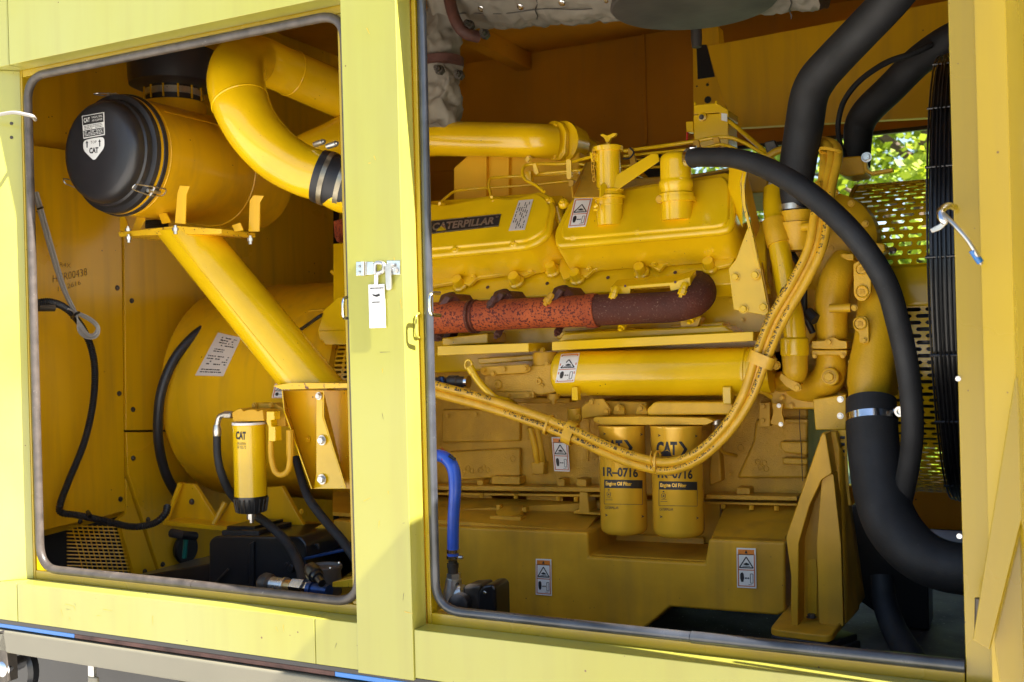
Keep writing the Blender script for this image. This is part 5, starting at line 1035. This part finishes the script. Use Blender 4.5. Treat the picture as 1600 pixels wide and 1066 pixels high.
# ---- black pipes
rp = thing('radiator_pipe', 'wide black rubber pipe rising diagonally in front of the roof panel', 'pipe', P(1242, 335, .7))
p_, r_ = rpath([(1440, -60, .55), (1392, 0, .58), (1345, 50, .61), (1300, 97, .64), (1277, 124, .66), (1264, 152, .68), (1256, 200, .70), (1246, 262, .71), (1242, 320, .71), (1241, 334, .71)], [31, 30, 29.5, 29.5, 30, 29.5, 29.5, 28, 22, 21], 8); MB().tube(p_, r_, 48).build('pipe_body', 'hoseb', rp)
c_ = P(1241, 328, .71); k = mpp(c_); MB().lathe(c_, (0, 0, 1), [(0, 21*k), (0, 22.3*k), (.013, 22.3*k), (.013, 21*k)], 40).build('band_clamp', 'steel', rp)
rp2 = tag(hose('rear_radiator_pipe', [(1500, 55, 1.0), (1468, 72, 1.02), (1430, 100, 1.05), (1390, 140, 1.08), (1357, 172, 1.1), (1343, 196, 1.12), (1340, 225, 1.12), (1338, 262, 1.12)], [26, 25, 24, 24, 23.5, 23, 21, 21], 'hoseb', None, 8, 40), 'rear black pipe bending up behind the radiator guard', 'pipe')
tag(hose('rear_cable', [(1455, 70, .98), (1425, 84, .96), (1385, 98, .94), (1345, 125, .92), (1320, 156, .92), (1310, 190, .92), (1312, 220, .94), (1322, 245, .96)], [5, 5, 4.8, 4.5, 4.4, 4.2, 4, 2.5], 'hoseb'), 'thin black cable arching between the two black pipes', 'cable')
lh = thing('lower_radiator_hose', 'very wide black rubber hose with steel clamp bending right at the bottom', 'hose', P(1380, 920, .5))
p_, r_ = rpath([(1361, 626, .58), (1362, 660, .56), (1366, 710, .54), (1376, 770, .51), (1394, 820, .48), (1430, 862, .45), (1475, 884, .44), (1540, 893, .44)], [38, 38.5, 39.5, 41, 42, 41, 40, 40], 12); MB().tube(p_, r_, 64).build('hose_body', 'hoseb', lh)
c_ = p_[12]; k = mpp(c_); MB().lathe(c_, (p_[11]-p_[13]).normalized(), [(0, 38*k), (0, 39.6*k), (11*k, 39.6*k), (11*k, 38*k)], 64).build('steel_band', 'chrome', lh)
h = P(1408, 643, .53); MB().lathe(h, (-.35, -1, 0), [(-.012, .009), (.0, .009), (0, .0105), (.008, .0105), (.008, .006), (.004, .0055)], 20).build('clamp_bolt', 'steel', lh); MB().tube([P(1396, 642, .54), P(1408, 643, .54)], .005, 8).build('bolt_sleeve', 'steel', lh)
tag(hose('drain_hose', [(1378, 900, .62), (1382, 940, .60), (1398, 985, .56), (1425, 1030, .50), (1450, 1070, .45)], [18, 19, 20, 22, 24], 'hoseb'), 'thick black hose running down to the floor below the radiator hose', 'hose')
# ---- belt guard
bgd = thing('belt_guard', 'yellow perforated belt guard drum with rows of slots beside the radiator', 'guard', (-.35, .95, 1.3))
gx0 = P(1312, 500, .80).x; gx1 = gx0+.36; gz = P(1400, 528, .80).z; gr_ = .40
gcy = .80+gr_
MB_ = slotgrid(9, 18, drum(gx0, gx1, gcy, gz, gr_, R(24), R(85)), .18, .20, True, lambda u, v: u < .30-v*.9); o = MB_.build('upper_mesh', 'bright', bgd, smooth=False); solid(o, .003)
MB_ = slotgrid(9, 40, drum(gx0, gx1, gcy, gz, gr_, R(-75), R(10)), .18, .20); o = MB_.build('lower_mesh', 'bright', bgd, smooth=False); solid(o, .003)
m = MB(); fn = drum(gx0, gx1, gcy, gz, gr_+.0015, R(10), R(24)); n = 10
m.add([fn(u, v/n) for v in range(n+1) for u in (0, 1)], [(2*i, 2*i+1, 2*i+3, 2*i+2) for i in range(n)]); solid(m.build('solid_strip', 'bright', bgd), .003)
MB().lathe((gx0-.004, gcy, gz), (1, 0, 0), [(0, gr_-.03), (0, gr_+.004), (.008, gr_+.004), (.008, gr_-.03)], 96).build('guard_rim', 'castb', bgd)
bolt(bgd, 1395, 392, Cy((0, gcy, gz), (1, 0, 0), gr_+.003), 6, 'steel')
epp('guard_bracket', [(1310, 246), (1345, 243), (1352, 262), (1352, 272), (1322, 276), (1308, 270)], .92, .1, 'castb', .006, bgd, fil=4); epp('bracket_fork', [(1346, 240), (1353, 238), (1355, 264), (1362, 268), (1395, 262), (1396, 268), (1362, 274), (1350, 268)], .88, .02, 'castb', .003, bgd); bolt(bgd, 1354, 246, .875, 8, 'steel')
MB().lathe((gx0+.02, gcy, gz), (1, 0, 0), [(0, gr_-.06), (.3, gr_-.06)], 48, a0=0).build('inner_pulley', 'blackp', bgd) if False else None
m = MB(); fn = drum(gx0+.01, gx1-.01, gcy, gz, gr_-.05, R(-46), R(14)); m.add([fn(u, v/12) for v in range(13) for u in (0, 1)], [(2*i, 2*i+1, 2*i+3, 2*i+2) for i in range(12)]); solid(m.build('slot_dark_sheet', 'blackp', bgd), .01)  # black curved sheet added so the lower guard slots look dark
epp('side_shield', [(1302, 672), (1322, 672), (1326, 760), (1330, 790), (1322, 790), (1306, 700)], .60, .004, 'castb', .001, bgd)
for k in range(11):
    h = P(1318-.2*k, 684+k*10.5, .599); MB().tube([h-V3((.007, 0, 0)), h+V3((.003, 0, 0))], .0032, 8).build('shield_slot', 'blackp', bgd)
# ---- fan guard
fg = thing('fan_guard', 'black wire fan guard of many close rings seen edge-on', 'fan guard', (-.16, .95, 1.4))
fz = P(1450, 420, .46).z; fR = (P(1450, 22, .6)-P(1450, 815, .6)).length/2*1.0; fx0 = P(1449, 400, .46).x; fcy = .46+fR
for k in range(11):
    x = fx0+k*.0078+.0006*(k % 3); rr_ = fR-.002*abs(k-3)
    pts = [V3((x, fcy-rr_*math.cos(a), fz+rr_*math.sin(a))) for a in [R(-100+i*4) for i in range(51)]]
    MB().tube(pts, .0022, 8).build('ring_wire', 'blackp', fg)
for k, a in enumerate((-62, -36, -19, 2.5, 23, 40, 62)):
    a = R(a); c_ = V3((fx0-.004, fcy-(fR-.004)*math.cos(a), fz+(fR-.004)*math.sin(a))); MB().tube([c_, c_+V3((.085, 0, 0))], .0028, 8).build('cross_wire', 'blackp', fg)
MB().lathe((fx0+.002, fcy, fz), (1, 0, 0), [(0, fR-.012), (.085, fR-.012), (.085, fR-.08), (0, fR-.08)], 80).build('fan_shroud', 'blackp', fg)
rd = thing('radiator', 'dark radiator core behind the wire fan guard', 'radiator', (-.05, .95, 1.1))
MB().box((fx0+.095, .30, 1.12), (fx0+.16, 1.9, 2.7)).build('core', 'blackp', rd)
# ---- engine front support
fs = thing('engine_mount_bracket', 'tall dusty yellow cast support foot at the engine front', 'mount bracket', P(1275, 985, .5))
MB().pp(fil2([(1284, 676), (1306, 674), (1312, 700), (1316, 850), (1320, 960), (1320, 975), (1290, 982), (1235, 980), (1236, 900), (1229, 845), (1228, 838)], 4), .56, .03).build('back_web', 'dull', fs, bev=.004)
MB().pp(fil2([(1284, 678), (1290, 678), (1300, 740), (1284, 750), (1265, 790), (1248, 850), (1247, 985), (1236, 985), (1236, 900), (1228, 840)], 3), .50, .07).build('left_web', 'dull', fs, bev=.005)
MB().pp(fil2([(1284, 745), (1302, 740), (1314, 850), (1318, 980), (1280, 975), (1276, 850)], 4), .51, .055).build('front_web', 'dull', fs, bev=.006)
MB().pp(fil2([(1261, 875), (1274, 872), (1277, 890), (1276, 965), (1262, 965)], 5), .555, .002).build('web_slot', 'castb', fs, bev=.002)
MB().prism([P(1312, 700, .56), P(1320, 975, .50), P(1348, 935, .66), P(1325, 780, .68)], (.004, .01, 0)).build('side_web', 'dull', fs, bev=.002)
MB().prism(fillet([P(1202, 982, .47), P(1298, 994, .44), P(1312, 975, .50), P(1345, 940, .70), P(1240, 935, .70)], .02, 4, True), (0, 0, -.016)).build('foot_plate', 'dull', fs, bev=.004)
bolt(fs, 1268, 965, Pl(P(1268, 968, .52), (0, 0, 1)), 8, 'darkst')
im = thing('isolator_pad', 'black rubber isolator pad under the engine support foot', 'pad', P(1280, 1010, .5))
MB().prism([P(1204, 992, .47), P(1295, 1006, .44), P(1340, 990, .6), P(1260, 970, .7)], (0, 0, -.02)).build('upper_pad', 'rubber', im, bev=.004); MB().prism([P(1200, 1002, .46), P(1300, 1018, .43), P(1345, 1000, .6), P(1250, 980, .7)], (0, 0, -.03)).build('lower_pad', 'rubber', im, bev=.004)
tag(MB().pp([(1330, 790), (1362, 785), (1380, 860), (1450, 900), (1452, 985), (1400, 980), (1330, 930)], .80, .1).build('skid_upright', 'blackp', None, bev=.004), 'dark painted skid upright behind the wide radiator hose', 'frame')
tag(MB().box((-.55, .55, 1.0605), (.2, 2.1, 1.075)).build('floor_plate', 'plate', None, bev=.002), 'dusty dark floor plate at the lower right of the bay', 'floor plate')
# ---- muffler and insulated pipes
mf = thing('muffler', 'grey cloth wrapped muffler hanging under the enclosure roof', 'muffler', P(950, 20, 1.0))
a = P(700, -24, .85); b = P(1290, -72, .85); k = mpp(P(900, -10, .85))
pts = [a.lerp(b, i/60) for i in range(61)]; rng = random.Random(4); pts = [a.lerp(b, i/140) for i in range(141)]
m = MB(); m.tube(pts, [74*k*(1+.018*math.sin(i*.9)+.012*rng.uniform(-1, 1)) for i in range(141)], 140); o = m.build('cloth_wrap', 'cloth', mf)
def dent(o, amp, sc_):
    import mathutils
    for v in o.data.vertices:
        q = v.co+ORG[o]; v.co += mathutils.noise.noise_vector(q*sc_)*amp
dent(o, .010, 14); dent(o, .007, 40)
for x, y in ((752, 14), (813, 11), (878, 5), (947, 0), (1194, 12)):
    h, n = Cy(a, (b-a), 75*k).hit(x, y) ; kk = mpp(h); q = 5.5 if y < 20 else 3
    MB().lathe(h, n, [(-.004, q*kk), (.0015, q*kk), (.003, q*.7*kk), (.003, q*.5*kk)], 20).build('snap_button', 'chrome', mf)
cyl = Cy(a, (b-a), 75.5*mpp(P(900, -10, .85)))
for yy in (24, 2):
    q = [cyl.hit(x, yy-(x-700)*.052+2*math.sin(x*.05))[0] for x in range(700, 1290, 8)]; MB().tube(q, .0014, 6).build('stitched_seam', 'can', mf)
for x in (838, 1000, 1235):
    q = [cyl.hit(x+2*math.sin(y*.3), y)[0] for y in range(-40, 34, 5)]; MB().tube(q, .0018, 6).build('stitched_seam', 'can', mf)
c_ = P(1083, 10, .70); k = mpp(c_)
ec = MB().lathe(c_, (0, 0, 1), [(0, .01), (0, 126*k), (.004, 129*k), (.012, 128*k), (.014, 126*k), (.16, 126*k)], 96).build('end_can', 'can', mf)
xp = thing('insulated_exhaust_pipe', 'grey cloth covered exhaust pipe with rusty bolted flanges beside the seal', 'exhaust pipe', P(690, 190, .7))
m = MB(); p_, r_ = rpath([(690, 200, .80), (692, 160, .80), (690, 120, .80), (686, 85, .80), (690, 40, .82), (705, -10, .86), (730, -50, .92)], [28, 30, 30, 27, 32, 36, 40], 10); o = m.tube(p_, r_, 64).build('cloth_sleeve', 'cloth', xp); dent(o, .02, 20); dent(o, .008, 55)
MB().lathe(P(690, 98, .80), (0, .0, 1), [(-.012, 33*mpp(p_[0])), (-.01, 35*mpp(p_[0])), (.01, 35*mpp(p_[0])), (.012, 33*mpp(p_[0]))], 48).build('flange_ring', 'rust', xp)
h = P(725, 18, .86); MB().lathe(h, (.55, .0, .84), [(-.010, .075), (-.008, .082), (.008, .082), (.010, .075)], 48).build('flange_ring', 'rust', xp) if False else None
MB().tube(path([(698, -20, .74), (706, 15, .73), (715, 38, .73), (728, 52, .74), (748, 58, .77)], 6), .016, 14).build('flange_ring', 'rust', xp)
for x, y in ((732, 38), (756, 52), (685, 108), (716, 116)):
    h = P(x, y, .735 if y < 90 else .72); MB().lathe(h, (.2, -1, 0), [(-.02, .013), (.0, .013), (0, .009), (.016, .009), (.016, .006), (.024, .006)], 6).build('flange_bolt', 'darkst', xp)
bx('turbo_housing', (-1.45, 1.05, 1.75), (-1.05, 1.3, 2.02), 'rust', en, bev=.02)
# ---- blue hose and heater pump
bl = thing('blue_hose', 'bright blue silicone hose with steel clamps running down to a black pump', 'hose', P(710, 880, .45))
p_, r_ = rpath([(668, 712, .50), (686, 712, .47), (699, 718, .46), (709, 735, .455), (711, 765, .45), (709, 800, .45), (708, 830, .45), (708, 872, .45)], [9, 9.5, 10, 10.2, 9.6, 9.2, 9.2, 9.2], 10); MB().tube(p_, r_, 28).build('hose_body', 'blue', bl)
MB().tube([P(690, 719, .445), P(697, 707, .46), P(690, 700, .48)], .0012, 6).build('red_line', 'redi', bl); MB().tube([P(702, 712, .44), P(711, 718, .44)], .004, 8).build('tie_head', 'blackp', bl)
for y0, y1 in ((858, 864), (868, 873)): vtube(708, y1, y0, .45, [(0, 10), (.05, 10.6), (.95, 10.6), (1, 10)], 'screw_clamp', 'chrome', bl); 
MB().tube([P(717, 871, .44), P(723, 871, .44)], .004, 8).build('clamp_screw', 'steel', bl)
hp = thing('block_heater_pump', 'black electric heater pump with cast steel fitting at the lower seal', 'pump', P(750, 965, .42))
vtube(708, 898, 876, .45, [(0, 8), (.5, 8), (.5, 9), (.8, 9), (.8, 7), (1, 7)], 'brass_barb', 'darkst', hp); vtube(709, 906, 896, .45, [(0, 11), (1, 11)], 'hex_adapter', 'steel', hp, 6)
m = MB(); p_, r_ = rpath([(709, 904, .45), (708, 925, .45), (706, 945, .45), (702, 975, .45)], [12, 15, 16, 13], 6); m.tube(p_, r_, 24); o = m.build('cast_elbow', 'steel', hp)
MB().tube([P(705, 932, .45), P(726, 926, .45)], 13*mpp(P(710, 930, .45)), 20).build('side_outlet', 'steel', hp)
epp('motor_body', [(722, 916), (750, 914), (750, 975), (722, 975)], .40, .07, 'darkst', .008, hp); epp('motor_cover', [(747, 926), (754, 915), (768, 913), (774, 920), (775, 975), (746, 975)], .385, .075, 'blackp', .008, hp)
MB().lathe(P(722, 943, .39), (0, -1, 0), [(0, .026), (.02, .026), (.026, .018)], 28).build('motor_cap', 'rubber', hp); bolt(hp, 757, 926, .384, 3, 'chrome', 'screw')
